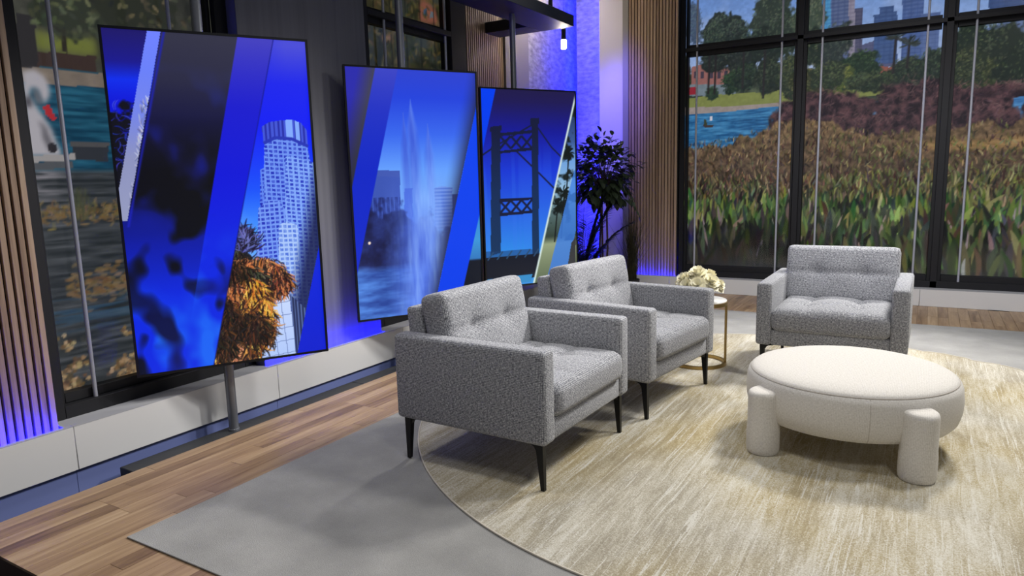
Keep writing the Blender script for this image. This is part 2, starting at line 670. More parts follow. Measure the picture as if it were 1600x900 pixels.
# ledge along the back wall
ledge2 = struct(empty('trim_2'))
for a, b in ((-4.0, -2.86), (-2.86, -1.445), (-1.445, -.03), (-.03, 1.385), (1.385, 2.8)):
    box('ledge_panel', a + .0015, b - .0015, 8.75, 8.78, 0, .186, M['white_panel'], ledge2, .002, 1)
    box('ledge_lip', a + .001, b - .001, 8.75, 8.778, .186, .19, M['lip'], ledge2)
box('ledge_core', -4.0, 2.8, 8.80, 9.4, 0, .08, M['slat_back'], ledge2)
box('ledge_board', -2.78, 2.8, 8.778, 9.0, .17, .189, M['lip'], ledge2)
box('ledge_board', -4.0, -3.525, 8.778, 9.2, .17, .189, M['lip'], ledge2)


def slat_panel(label, axis, a0, a1, front, z0, z1, sp=.0405, w=.029, d=.024, sign=-1, led=True, back=.03):
    """upright slats on a dark backing; axis 'y' on the left wall, 'x' on the back wall"""
    t = tag(empty('slat_panel', ((front, a0, z0) if axis == 'y' else (a0, front, z0))), label, 'wall panel')
    L, H = a1 - a0, z1 - z0
    n = int(L / sp)
    bm = bmesh.new()
    if axis == 'y':
        add_box(bm, -d - back, -d, 0, L, 0, H)
    else:
        add_box(bm, 0, L, d, d + back, 0, H)
    obj('backing', finish(bm, 'backing'), M['slat_back'], t)
    bm = bmesh.new()
    if axis == 'y':
        add_box(bm, -d, 0, -w / 2, w / 2, -.06, H, .002, 1)
    else:
        add_box(bm, -w / 2, w / 2, 0, d, -.06, H, .002, 1)
    me = finish(bm, 'slat')
    for i in range(n):
        p = L - (i + .5) * (L / n)
        obj('slat', me, M['slat'], t, (0, p, 0) if axis == 'y' else (p, 0, 0))
    if led:
        bm = bmesh.new()
        if axis == 'y':
            add_box(bm, .012, .028, 0, L + .03, -.05, -.045)
        else:
            add_box(bm, 0, L, -.020, -.008, -.05, -.045)
        obj('led_strip', finish(bm, 'led_strip'), M['led'], t)['label'] = 'blue light strip at the foot of the slats'
    return t


slat_panel('brown wooden slat wall panel at the left edge, foot glowing blue', 'y', .98, 1.868, -4.064, .19, 4.2)
slat_panel('dim brown slat wall panel behind the third screen under the black canopy', 'y', 6.16, 7.44, -4.5, .27, 4.2, led=False)
slat_panel('brown wooden slat wall panel beside the large back window, foot glowing blue', 'x', -3.44, -2.785, 8.80, .175, 4.2)

# grey pillar between the first and second screens
p = tag(empty('wall_pillar', (-4.0655, 3.27, .19)), 'smooth grey wall pillar between the first and second screens, foot glowing blue', 'pillar')
box('face_panel', -.10, 0, 0, 1.26, -.06, 4.0, M['pillar'], p, .003, 1)
o = box('led_strip', .012, .028, 0, 1.29, -.05, -.045, M['led'], p)
o['label'] = 'blue light strip at the foot of the pillar'

# corner panels
struct(box('trim_3', -4.5505, -4.47, 7.44, 8.004, .207, 4.2, M['column']))
t = tag(empty('concrete_panel', (-4.5, 8.006, .207)), 'mottled concrete wall panel lit warm and blue behind the pendant lamps', 'wall panel')
box('slab', -.05, 0, 0, 1.49, 0, 4.0, M['concrete'], t)
t = tag(empty('concrete_panel', (-4.362, 9.2, .207)), 'narrow mottled concrete panel glowing deep blue in the corner', 'wall panel')
box('slab', 0, .58, 0, .03, 0, 4.0, M['concrete'], t)
box('led_strip', .004, .016, .032, .046, .02, 3.9, M['led_v'], t)['label'] = 'upright blue light strip behind the panel edge'
t = tag(empty('corner_panel', (-3.913, 8.95, .19)), 'smooth lavender lit wall panel behind the leafy tree', 'wall panel')
box('slab', 0, .392, 0, .03, 0, 4.0, M['lavender'], t)
box('led_strip', .004, .016, .032, .046, .02, 3.9, M['led_v'], t)['label'] = 'upright blue light strip behind the panel edge'
struct(box('trim_4', -3.52, -3.442, 8.80, 9.49, .19, 4.2, M['column']))  # deepened out of sight to block blue strip light leaking towards the window

# ---------------- windows
# left wall window beside the first screen
w1 = struct(empty('window_1'))
FX = -4.165


def lbox(name, y0, y1, z0, z1, par, d0=0.0, d1=.05, mat='frame_black', r=.003):
    return box(name, FX - d1, FX - d0, y0, y1, z0, z1, M[mat], par, r, 1)


def left_window(par, ya, ga, gb, yb, rods, split=True, deep_r=False):
    lbox('frame_post', ya, ga - .03, .2065, 4.2, par)
    lbox('inner_post', ga - .03, ga, .2065, 4.2, par, .05, .12)
    lbox('frame_post', gb + .03, yb, .2065, 4.2, par, 0, .38 if deep_r else .05)
    lbox('inner_post', gb, gb + .03, .2065, 4.2, par, .05, .12)
    lbox('sill_bar', ga - .03, gb + .03, .2065, .285, par)
    lbox('sill_bar', ga, gb, .285, .342, par, .05, .12)
    lbox('transom', ga - .03, gb + .03, 2.905, 2.955, par)
    lbox('inner_transom', ga, gb, 2.855, 2.985, par, .05, .12)
    for z0, z1 in ((.342, 2.855), (2.985, 4.2)):
        lbox('pane', ga, gb, z0, z1, par, .085, .089, 'glass', 0)
    for y in rods:
        tube('rod', [(FX - .032, y, .285), (FX - .032, y, 4.2)], .0125, M['rod'], par, 10)


left_window(w1, 1.872, 1.985, 3.150, 3.30, (2.145, 2.86))
w2 = struct(empty('window_2'))
left_window(w2, 4.55, 4.715, 5.868, 6.158, (4.925, 5.835), deep_r=True)

# back window wall
w3 = struct(empty('window_3'))
FY = 8.88


def bbox_(name, x0, x1, z0, z1, d0=0.0, d1=.05, mat='frame_black', r=.003):
    return box(name, x0, x1, FY + d0, FY + d1, z0, z1, M[mat], w3, r, 1)


mull = (-1.376, .088, 1.552)
gx = [(-2.695, -1.444), (-1.308, .014), (.157, 1.484), (1.620, 2.75)]
bbox_('frame_post', -2.783, -2.725, .189, 4.2)
bbox_('inner_post', -2.725, -2.695, .189, 4.2, .05, .12)
for m_ in mull:
    bbox_('mullion', m_ - .033, m_ + .033, .189, 4.2)
    bbox_('inner_post', m_ - .068, m_ + .068, .189, 4.2, .05, .12)
bbox_('sill_bar', -2.725, 2.8, .189, .262)
bbox_('transom', -2.725, 2.8, 3.000, 3.045)
for a, b in gx:
    bbox_('inner_sill', a, b, .189, .328, .05, .12)
    bbox_('inner_transom', a, b, 2.947, 3.087, .05, .12)
    for z0, z1 in ((.328, 2.947), (3.087, 4.2)):
        bbox_('pane', a, b, z0, z1, .085, .089, 'glass', 0)
for x in (-2.58, -1.582, -1.145, -.113, .321, 1.35):
    tube('rod', [(x, FY + .034, .245), (x, FY + .034, 4.2)], .0125, M['rod'], w3, 10)


# ================================================================ PRINTED BACKDROPS
R8 = np.random.default_rng(8)


def jit(c, s=18):
    return np.clip(np.asarray(c, float) + R8.normal(0, s) + R8.normal(0, s * .35, 3), 0, 255)


def tree(cv, cx, cz, rx, rz, dark, light, seed, n=120, w=.012, L=.05):
    """leafy crown in a picture: ragged dark mass with lighter leaf flecks"""
    cv.put(cv.blob(cx, cz, rx, rz, seed, .55, 9.0), dark)
    for _ in range(n):
        a, r = R8.uniform(0, 2 * PI), math.sqrt(R8.uniform()) * .95
        x, z = cx + rx * r * math.cos(a), cz + rz * r * math.sin(a)
        t = np.clip(.5 + .45 * (z - cz) / rz + R8.normal(0, .4), -.3, 1.25)
        b = R8.uniform(0, 2 * PI)
        cv.stroke(x, z, x + L * math.cos(b), z + L * math.sin(b), w, jit(np.array(dark) * (1 - t) + np.array(light) * t, 8), .75)


# ---- park and lake behind the back window (x, z on the sheet)
YM = 9.02
cv = Canvas(-2.80, 2.80, .24, 4.15, .0105)
zt = 3.0
cv.C[:] = cv.vgrad([(.24, (150, 175, 212)), (2.4, (190, 205, 228)), (2.9, (158, 186, 226)), (3.5, (118, 158, 216)), (4.15, (96, 138, 205))])
n1 = cv.fbm(1.2, 2.0, 3)
cv.put(np.clip((n1 - .55) * 2, 0, .25), (205, 214, 232))
# skyline
for pts, c, c2 in (
    ([(-1.206, 3.428), (-1.178, 2.719), (-1.049, 2.706), (-1.078, 3.409)], (92, 128, 172), (70, 104, 152)),
    ([(-1.184, 3.701), (-1.144, 2.715), (-1.062, 2.707), (-1.103, 3.688)], (86, 160, 200), (66, 130, 180)),
    ([(-1.102, 3.824), (-1.056, 2.706), (-0.824, 2.711), (-0.873, 3.785)], (96, 112, 146), (68, 84, 124)),
    ([(-0.925, 3.794), (-0.876, 2.716), (-0.811, 2.709), (-0.86, 3.783)], (150, 146, 160), (128, 124, 142)),
    ([(-0.837, 3.278), (-0.811, 2.709), (-0.745, 2.702), (-0.76, 3.281)], (88, 90, 112), (70, 72, 98)),
    ([(-0.747, 2.883), (-0.736, 2.632), (-0.399, 2.612), (-0.415, 2.912), (-0.634, 2.911)], (92, 98, 128), (78, 84, 116)),
    ([(-0.647, 3.184), (-0.621, 2.662), (-0.389, 2.652), (-0.417, 3.193), (-0.448, 3.198), (-0.458, 3.266), (-0.594, 3.258), (-0.591, 3.19)], (72, 98, 142), (54, 78, 124)),
    ([(-0.375, 3.307), (-0.351, 2.634), (-0.144, 2.626), (-0.184, 3.539), (-0.377, 3.57)], (84, 108, 156), (62, 86, 136)),
    ([(-0.185, 3.135), (-0.169, 2.642), (-0.004, 2.665), (-0.009, 3.137)], (96, 118, 162), (76, 98, 144)),
    ([(0.178, 2.905), (0.198, 2.578), (0.748, 2.585), (0.716, 3.025), (0.429, 2.912)], (104, 124, 160), (82, 102, 142)),
    ([(0.393, 3.445), (0.417, 3.085), (0.923, 3.033), (0.898, 3.363)], (56, 84, 132), (42, 66, 112)),
    ([(0.889, 3.484), (0.963, 2.5), (1.267, 2.469), (1.19, 3.433)], (96, 118, 162), (76, 98, 144)),
):
    m = cv.poly(pts)
    cv.put(m, c)
    cv.put(m * (np.sin(cv.Z * 2 * PI / .042) > .2) * .55, c2)
    cv.put(m * (np.sin(cv.X * 2 * PI / .06) > .55) * .35, c2)
# far tree belt
zb = np.interp(cv.X, [-2.8, -2.2, -1.5, -.9, -.3, .3, 1.0, 2.8], [2.75, 2.72, 2.66, 2.56, 2.56, 2.66, 2.7, 2.7])
edge = zb + (cv.fbm(5, .01, 21, 5) - .5) * .5
mk = np.clip((edge - cv.Z) * 30, 0, 1)
tn = cv.fbm(9, 9, 4, 5)
cv.put(mk, cv.mix((tn - .3) * 2.2, (30, 38, 36), (88, 100, 78)))
# red roofs and a red-brown house among the trees
cv.put(cv.poly([(-0.637, 2.594), (-0.557, 2.635), (-0.398, 2.598), (-0.27, 2.504), (-0.268, 2.463), (-0.633, 2.497)]), (150, 92, 78))
cv.put(cv.poly([(-2.684, 2.834), (-2.539, 2.858), (-2.206, 2.779), (-2.2, 2.518), (-2.68, 2.559)]), (158, 108, 100))
for x, z in [(-2.626, 2.735), (-2.545, 2.727), (-2.424, 2.716), (-2.329, 2.707), (-2.251, 2.699)]:
    cv.put((np.abs(cv.X - x) < .022) * (np.abs(cv.Z - z) < .045), (74, 66, 78))
cv.put(cv.poly([(-2.698, 2.624), (-2.124, 2.573), (-2.121, 2.435), (-2.696, 2.481)]), (120, 136, 140))
cv.put(cv.poly([(-2.714, 2.594), (-2.615, 2.585), (-2.614, 2.491), (-2.713, 2.499)]), (150, 44, 56))
# lawn, stone bank and lake
cv.put(cv.poly([(-2.845, 2.445), (-2.356, 2.47), (-1.818, 2.456), (-1.455, 2.47), (-0.836, 2.403), (-0.513, 2.403), (-0.478, 2.331), (-1.031, 2.276), (-1.448, 2.263), (-2.843, 2.253)]), (132, 142, 78))
cv.put(cv.poly([(-2.844, 2.349), (-2.118, 2.312), (-1.521, 2.313), (-1.377, 2.272), (-2.116, 2.235), (-2.842, 2.221)]), (160, 150, 140))
wt = cv.fbm(6, 60, 9, 3)
wm = cv.poly([(-2.843, 2.245), (-2.116, 2.258), (-1.506, 2.282), (-1.357, 1.706), (-2.836, 1.684)])
cv.put(wm, cv.mix((wt - .25) * 2, (26, 84, 132), (76, 148, 192)))
wm = cv.poly([(-0.777, 2.271), (-0.557, 2.254), (-0.549, 2.099), (-0.771, 2.142)])
cv.put(wm, cv.mix((wt - .25) * 2, (54, 110, 160), (96, 160, 205)))
wm = cv.poly([(0.559, 2.207), (1.29, 2.185), (1.315, 1.875), (0.577, 1.945)])
cv.put(wm, cv.mix((wt - .25) * 2, (54, 112, 165), (92, 156, 205)))
# little boat with two people on the water
cv.put(cv.poly([(-2.526, 2.113), (-2.381, 2.104), (-2.404, 2.074), (-2.501, 2.079)]), (70, 60, 60))
cv.put(cv.poly([(-2.511, 2.175), (-2.479, 2.173), (-2.469, 2.101), (-2.51, 2.104)]), (60, 70, 50))
cv.put(cv.poly([(-2.439, 2.21), (-2.407, 2.208), (-2.406, 2.161), (-2.438, 2.163)]), (220, 222, 226))
# single trees of the park
for i, (cx, cz, rx, ry, d, l) in enumerate([(-2.294, 3.25, 24, 20, (44, 54, 52), (86, 104, 88)), (-2.139, 3.193, 18, 18, (40, 50, 48), (80, 96, 80)), (-2.401, 3.134, 16, 24, (42, 54, 50), (84, 100, 80)), (-1.733, 3.288, 26, 40, (52, 64, 56), (104, 118, 92)), (-1.603, 3.054, 24, 34, (46, 58, 50), (92, 108, 84)), (-2.651, 3.333, 12, 30, (70, 88, 110), (96, 116, 130)), (-1.907, 2.98, 30, 26, (38, 48, 44), (74, 90, 72)), (-2.163, 2.607, 16, 16, (36, 52, 44), (62, 86, 60)), (-2.412, 2.49, 9, 9, (34, 50, 44), (58, 80, 58)), (-2.278, 2.893, 34, 18, (40, 48, 46), (72, 84, 70)), (-2.011, 2.654, 16, 20, (34, 46, 42), (60, 80, 58)), (-1.75, 2.644, 20, 24, (38, 48, 42), (76, 88, 66)), (-1.517, 2.607, 14, 30, (44, 56, 44), (96, 104, 70)), (-2.782, 2.726, 10, 40, (44, 54, 44), (92, 98, 66)), (-1.329, 3.234, 22, 30, (66, 80, 66), (112, 122, 94)), (-1.205, 2.864, 30, 30, (40, 52, 44), (96, 108, 74)), (-1.024, 2.915, 20, 30, (48, 58, 56), (86, 98, 84)), (-0.749, 2.64, 26, 22, (36, 54, 42), (70, 94, 62)), (-0.934, 2.517, 14, 20, (70, 84, 48), (150, 152, 78)), (-1.281, 2.513, 26, 24, (50, 58, 40), (120, 118, 76)), (-0.272, 2.545, 24, 20, (38, 50, 44), (78, 92, 66)), (-0.034, 2.569, 20, 24, (36, 48, 42), (74, 90, 66)), (0.358, 2.723, 34, 36, (36, 48, 40), (84, 98, 66)), (0.638, 2.628, 36, 40, (40, 50, 42), (88, 100, 72)), (0.434, 2.425, 40, 22, (52, 62, 42), (110, 116, 74)), (0.757, 2.458, 34, 30, (34, 44, 38), (76, 88, 62)), (0.26, 2.506, 18, 26, (44, 54, 42), (98, 106, 70)), (1.061, 2.551, 50, 44, (40, 50, 42), (88, 100, 72)), (-1.084, 2.581, 22, 18, (44, 56, 44), (92, 104, 70)), (-0.593, 2.479, 24, 12, (40, 52, 42), (84, 98, 66)), (-0.741, 2.479, 20, 12, (40, 52, 42), (84, 98, 66))]):
    k = .0088
    tree(cv, cx, cz, rx * k, ry * k, d, l, 40 + i, 260, .006, .03)
for cx, cz, h in [(-2.454, 3.019, 0.54), (-2.375, 3.01, 0.54), (-2.036, 3.031, 0.52), (-1.79, 3.003, 0.62), (-0.415, 2.912, 0.38), (-0.283, 2.842, 0.26)]:
    cv.line([(cx, cz), (cx - .01, cz - h)], .012, (44, 42, 44))
    for q in range(14):
        a = R8.uniform(-.5, PI + .5)
        cv.stroke(cx, cz, cx + .11 * math.cos(a), cz + .09 * math.sin(a), .009, jit((52, 60, 54), 8), .9, R8.uniform(-.2, .2))
# russet bushes beyond the reeds
for i, (cx, cz, rx, ry) in enumerate([(-1.126, 2.101, 68, 36), (-1.438, 1.972, 30, 24), (-0.815, 1.938, 44, 24), (-0.217, 2.09, 52, 46), (-0.394, 1.914, 36, 24), (0.087, 2.023, 50, 42), (0.346, 2.039, 40, 38), (0.522, 1.929, 32, 24), (0.717, 2.271, 44, 8), (1.001, 1.995, 30, 30)]):
    k = .0088
    cv.put(cv.blob(cx, cz, rx * k, ry * k, 60 + i, .35, 7.0), cv.mix((cv.fbm(16, 16, 80 + i, 4) - .35) * 3, (40, 32, 38), (98, 70, 72)))
    for _ in range(int(rx * 4)):
        a, r = R8.uniform(0, 2 * PI), math.sqrt(R8.uniform()) * .98
        px, pz = cx + rx * k * r * math.cos(a), cz + ry * k * r * math.sin(a)
        b = R8.uniform(.2, PI - .2)
        t = np.clip(.45 + .6 * (pz - cz) / (ry * k), 0, 1)
        cv.stroke(px, pz, px + .08 * math.cos(b), pz + .06 * math.sin(b), .004, jit(np.array((40, 32, 38)) * (1 - t) + np.array((140, 102, 98)) * t, 10), .6, R8.uniform(-.2, .2))
# reed bed: small and brown far off, big green blades in front
zr = np.interp(cv.X, [-2.8, -2.2, -1.4, -.6, 0, .8, 2.8], [1.86, 1.90, 2.12, 1.90, 1.93, 1.97, 1.97])
mk = np.clip((zr + (cv.fbm(12, .01, 31, 4) - .5) * .22 - cv.Z) * 40, 0, 1)
base = cv.vgrad([(.24, (26, 30, 34)), (.7, (32, 38, 32)), (1.1, (58, 52, 42)), (1.6, (92, 76, 58)), (2.0, (116, 96, 68))])
cv.put(mk, base * (.45 + 1.1 * cv.fbm(26, 26, 41, 4))[..., None])
m = cv.poly([(-0.108, 1.781), (0.804, 1.802), (1.32, 1.812), (1.331, 1.674), (0.814, 1.672), (-0.102, 1.684)], .03)
cv.put(m * .9, cv.mix(cv.fbm(14, 60, 6, 3), (128, 100, 58), (196, 162, 106)))
far_c = ((124, 98, 72), (178, 152, 106), (160, 134, 90), (48, 38, 38), (54, 42, 40), (96, 72, 58), (76, 56, 50), (112, 108, 66), (88, 84, 56), (60, 50, 46))
mid_c = ((96, 104, 58), (140, 124, 78), (104, 72, 60), (76, 88, 50), (156, 138, 96), (70, 52, 46), (50, 56, 40), (44, 40, 38))
near_c = ((66, 104, 50), (104, 132, 58), (52, 84, 46), (84, 116, 54), (120, 136, 62), (36, 54, 38), (30, 38, 34), (34, 44, 36), (96, 76, 56), (70, 96, 50), (150, 152, 84))
rows = np.sort(R8.uniform(.25, 2.12, 7500))[::-1]
for z in rows:
    x = R8.uniform(-2.8, 2.8)
    top = np.interp(x, [-2.8, -2.2, -1.4, -.6, 0, .8, 2.8], [1.86, 1.90, 2.12, 1.90, 1.93, 1.97, 1.97])
    if z > top or (z > 1.78 and x > -.3 and R8.uniform() < .7):
        continue
    d = np.clip((1.95 - z) / 1.55, 0, 1)
    if d < .38:
        c, L, w = far_c[R8.integers(len(far_c))], .05 + .12 * d, .005 + .004 * d
    elif d < .62:
        c, L, w = mid_c[R8.integers(len(mid_c))], .05 + .22 * d, .005 + .010 * d
    else:
        if R8.uniform() < .45:
            continue
        c, L, w = near_c[R8.integers(len(near_c))], .10 + .36 * d * R8.uniform(.4, 1.2), .006 + .028 * d * R8.uniform(.4, 1.2)
        if R8.uniform() < .05:
            c, w = (184, 166, 160), w * .6
    if d < .6 and x > -1.0 and R8.uniform() < .4:
        c = ((120, 128, 68), (96, 110, 60), (148, 146, 84))[R8.integers(3)]
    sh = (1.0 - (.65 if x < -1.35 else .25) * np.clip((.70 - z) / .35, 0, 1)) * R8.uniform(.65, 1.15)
    a = PI / 2 + R8.normal(0, .22 if d > .5 else .5)
    cv.stroke(x, z, x + L * math.cos(a), z + L * math.sin(a), w, jit(np.array(c) * sh, 18), .9, R8.normal(0, .06))
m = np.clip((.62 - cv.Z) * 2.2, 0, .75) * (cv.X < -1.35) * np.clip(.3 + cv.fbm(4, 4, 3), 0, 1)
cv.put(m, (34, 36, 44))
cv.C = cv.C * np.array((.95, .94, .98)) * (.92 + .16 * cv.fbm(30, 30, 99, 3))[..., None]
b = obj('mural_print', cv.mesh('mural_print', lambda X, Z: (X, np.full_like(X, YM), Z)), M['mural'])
tag(b, 'large printed park and lake view with reeds and skyline behind the back window', 'mural')
box('backing_board', -2.81, 2.81, YM + .006, YM + .03, .20, 4.16, M['slat_back'], b)

# ---- swan pond behind the left window (y, z on the sheet)
XM = -4.30
cv = Canvas(1.90, 3.30, .30, 4.0, .0095)
cv.C[:] = cv.vgrad([(.3, (62, 74, 92)), (.9, (46, 52, 58)), (1.4, (62, 70, 78)), (1.85, (52, 86, 104)), (2.2, (40, 96, 124)), (2.3, (120, 112, 104)), (2.4, (70, 66, 58)), (2.7, (66, 72, 56)), (4, (60, 66, 56))])
tn = cv.fbm(7, 7, 2, 5)
up = np.clip((cv.Z - (2.314, 2.179)[1]) * 60, 0, 1)
cv.put(up, cv.mix((tn - .3) * 2, (44, 46, 42), (104, 104, 92)))
cv.put(cv.poly([(2.106, 2.374), (2.448, 2.392), (2.442, 2.274), (2.107, 2.272)], .02), (124, 132, 66))
cv.put(cv.poly([(2.113, 2.266), (2.435, 2.281), (2.425, 2.192), (2.103, 2.183)]), (70, 56, 52))
cv.put(cv.poly([(2.027, 2.454), (2.123, 2.458), (2.107, 2.163), (2.01, 2.158)]), (52, 50, 52))
cv.line([(2.275, 2.498), (2.259, 2.279)], .014, (54, 50, 44))
tree(cv, *(2.282, 2.5), .22, .14, (56, 62, 50), (108, 116, 84), 12, 60, .012, .05)
tree(cv, *(2.788, 2.591), .30, .20, (50, 54, 44), (120, 112, 84), 13, 60, .012, .05)
cv.put(cv.poly([(2.012, 2.172), (2.5, 2.185), (3.211, 2.246), (3.201, 2.151), (2.49, 2.102), (2.014, 2.091)]), cv.mix(cv.fbm(12, 20, 7), (116, 106, 98), (160, 146, 132)))
wt = cv.fbm(5, 50, 9, 3)
wm = cv.poly([(2.014, 2.088), (2.49, 2.102), (3.58, 2.186), (3.506, 1.451), (2.026, 1.494)])
cv.put(wm, cv.mix((wt - .25) * 2, (22, 66, 92), (48, 112, 140)))
cv.put(cv.poly([(2.229, 1.764), (2.446, 1.782), (2.44, 1.667), (2.254, 1.673)]), (58, 62, 70))
cv.put(cv.poly([(2.23, 1.775), (2.46, 1.775), (2.458, 1.756), (2.234, 1.746)]), (92, 92, 94))
lower = np.clip(((2.109, 1.629)[1] - cv.Z) * 30, 0, 1)
lw = cv.fbm(4, 55, 19, 3)
cv.put(lower, cv.mix((lw - .3) * 1.8, (46, 52, 56), (96, 100, 106)))
cv.put(lower * np.clip((2.24 - cv.X) * 6, 0, 1) * np.clip((cv.Z - 1.25) * 3, 0, 1) * np.clip((lw - .38) * 4, 0, 1), (156, 152, 160))
# swan boat
sw = (198, 194, 202)
cv.put(cv.poly([(2.018, 2.146), (2.081, 2.167), (2.13, 2.138), (2.151, 2.091), (2.15, 2.028), (2.117, 1.976), (2.096, 2.023), (2.088, 2.064), (2.063, 2.069), (2.044, 2.019), (2.081, 1.953), (2.136, 1.851), (2.179, 1.694), (2.004, 1.692), (2.005, 1.913)], .006), sw)
cv.put(cv.poly([(2.069, 2.069), (2.094, 2.058), (2.105, 1.989), (2.09, 1.967), (2.063, 2.014)], .008), (126, 124, 132))
cv.put(cv.poly([(2.103, 1.968), (2.137, 1.978), (2.17, 1.909), (2.16, 1.888), (2.141, 1.894), (2.118, 1.927)]), (196, 52, 60))
cv.put(cv.poly([(2.024, 2.017), (2.049, 2.013), (2.049, 1.958), (2.023, 1.956)], .008), (70, 68, 76))
cv.put(cv.poly([(2.079, 1.883), (2.104, 1.863), (2.137, 1.751), (2.107, 1.722), (2.088, 1.792)], .01), (112, 110, 118))
cv.put(cv.blob(*(2.129, 1.74), .03, .03, 3, .2), (52, 50, 56))
cv.put(cv.poly([(1.991, 1.692), (2.251, 1.71), (2.247, 1.673), (1.993, 1.657)]), (176, 172, 172))
cv.put(cv.poly([(2.0, 1.657), (2.224, 1.666), (2.234, 1.629), (2.001, 1.615)]), (92, 96, 102))
# dry weeds and floating leaves
for _ in range(500):
    x = R8.uniform(1.9, 3.3)
    z = (2.145, 1.351)[1] + R8.normal(0, .035)
    a = R8.uniform(0, PI)
    cv.stroke(x, z, x + .05 * math.cos(a), z + .04 * math.sin(a), .006, jit((136, 112, 74), 14), .7)
for _ in range(30):
    x, z = (2.249, 1.319)
    a = PI / 2 + R8.normal(0, .5)
    cv.stroke(x + R8.normal(0, .03), z, x + .10 * math.cos(a), z + .20 * math.sin(a), .004, jit((84, 90, 64), 12), .5)
lf = cv.fbm(6, 9, 55, 3)
for _ in range(3600):
    x = R8.uniform(1.9, 3.3)
    t = R8.uniform() ** 1.3
    z = .31 + t * .62
    if z > .62 and R8.uniform() < (z - .62) * 4:
        continue
    if lf[min(cv.nz - 1, int((z - cv.z0) / cv.dz)), min(cv.nx - 1, int((x - cv.x0) / cv.dx))] < .46 + .5 * (z - .31):
        continue
    a = R8.uniform(0, 2 * PI)
    cv.stroke(x, z, x + .035 * math.cos(a), z + .02 * math.sin(a), .012, jit(((164, 132, 92), (128, 100, 70), (186, 158, 118), (96, 80, 62))[R8.integers(4)], 10), .9)
for _ in range(400):
    x = R8.uniform(2.1, 3.3)
    z = (2.201, 0.915)[1] + R8.normal(0, .05) + (x - 2.2) * .12
    cv.stroke(x, z, x + .05, z + R8.normal(0, .015), .010, jit((132, 108, 78), 12), .8)
cv.put(np.clip((cv.fbm(3, 40, 77, 3) - .5) * 5, 0, .5) * np.clip(1 - np.abs(cv.Z - .78) / .16, 0, 1), (56, 104, 146))
b = obj('mural_print', cv.mesh('mural_print', lambda X, Z: (np.full_like(X, XM), X, Z)), M['mural_pond'])
tag(b, 'printed pond view with white swan boat behind the left window', 'mural')
box('backing_board', XM - .03, XM - .006, 1.89, 3.31, .25, 4.05, M['slat_back'], b)

# ---- hillside houses behind the second left window
cv = Canvas(4.60, 6.05, .30, 4.0, .014)
tn = cv.fbm(5, 5, 2, 5)
cv.C[:] = cv.mix((tn - .3) * 2, (30, 34, 26), (84, 78, 48))
cv.put(np.clip((cv.fbm(3, 4, 8, 4) - .52) * 5, 0, .8), (112, 92, 54))
cv.put(np.clip((cv.fbm(4, 5, 18, 4) - .56) * 6, 0, .8), (58, 66, 64))
cv.put(cv.poly([(5.578, 3.186), (5.65, 3.223), (5.831, 3.174), (5.883, 3.026), (5.565, 3.008)], .01), (148, 92, 74))
cv.put(cv.poly([(5.644, 3.14), (5.695, 3.149), (5.691, 3.089), (5.64, 3.08)]), (70, 90, 112))
cv.put(cv.poly([(5.745, 3.135), (5.797, 3.144), (5.793, 3.083), (5.741, 3.074)]), (110, 118, 126))
cv.put(cv.poly([(5.016, 2.795), (5.149, 2.826), (5.154, 2.782), (5.02, 2.74)], .01), (150, 112, 96))
for y in np.arange(4.7, 6.0, .22):
    cv.put(np.clip(1 - np.abs(cv.X - y) / .014, 0, 1) * .75, (22, 24, 22))  # dark upright lines put slat reflections in the pane into the print
for _ in range(700):
    x, z = R8.uniform(4.6, 6.05), R8.uniform(2.2, 4)
    a = R8.uniform(0, PI)
    cv.stroke(x, z, x + .07 * math.cos(a), z + .07 * math.sin(a), .012, jit(((70, 76, 46), (120, 104, 60), (40, 46, 36), (96, 80, 56))[R8.integers(4)], 10), .6)
b = obj('mural_print', cv.mesh('mural_print', lambda X, Z: (np.full_like(X, XM), X, Z)), M['mural_hill'])
tag(b, 'dim printed hillside with trees and houses behind the window above the second screen', 'mural')
box('backing_board', XM - .03, XM - .006, 4.59, 5.86, .25, 4.05, M['slat_back'], b)


# ================================================================ VIDEO SCREENS
TW, TH, TZ = 1.15, 2.03, .375
TA = math.radians(60)


def shade_line(cv, p, q):
    """signed side of the line p-q (positive to the right of it going down the picture)"""
    (x1, z1), (x2, z2) = p, q
    return (cv.X - (x1 + (cv.Z - z1) * (x2 - x1) / (z2 - z1)))


def tower(cv, pts, c_wall, c_win, x0, x1, dx, dz, sl=0.0):
    m = cv.poly(pts)
    cv.put(m, c_wall)
    u = (cv.X - x0) / (x1 - x0)
    px = ((cv.X - x0) / dx) % 1.0
    pz = ((cv.Z + sl * (cv.X - x0)) / dz) % 1.0
    cv.put(m * (px > .34) * (pz > .40) * (.75 + .25 * np.sin(cv.X * 91 + cv.Z * 57)), c_win)
    return m


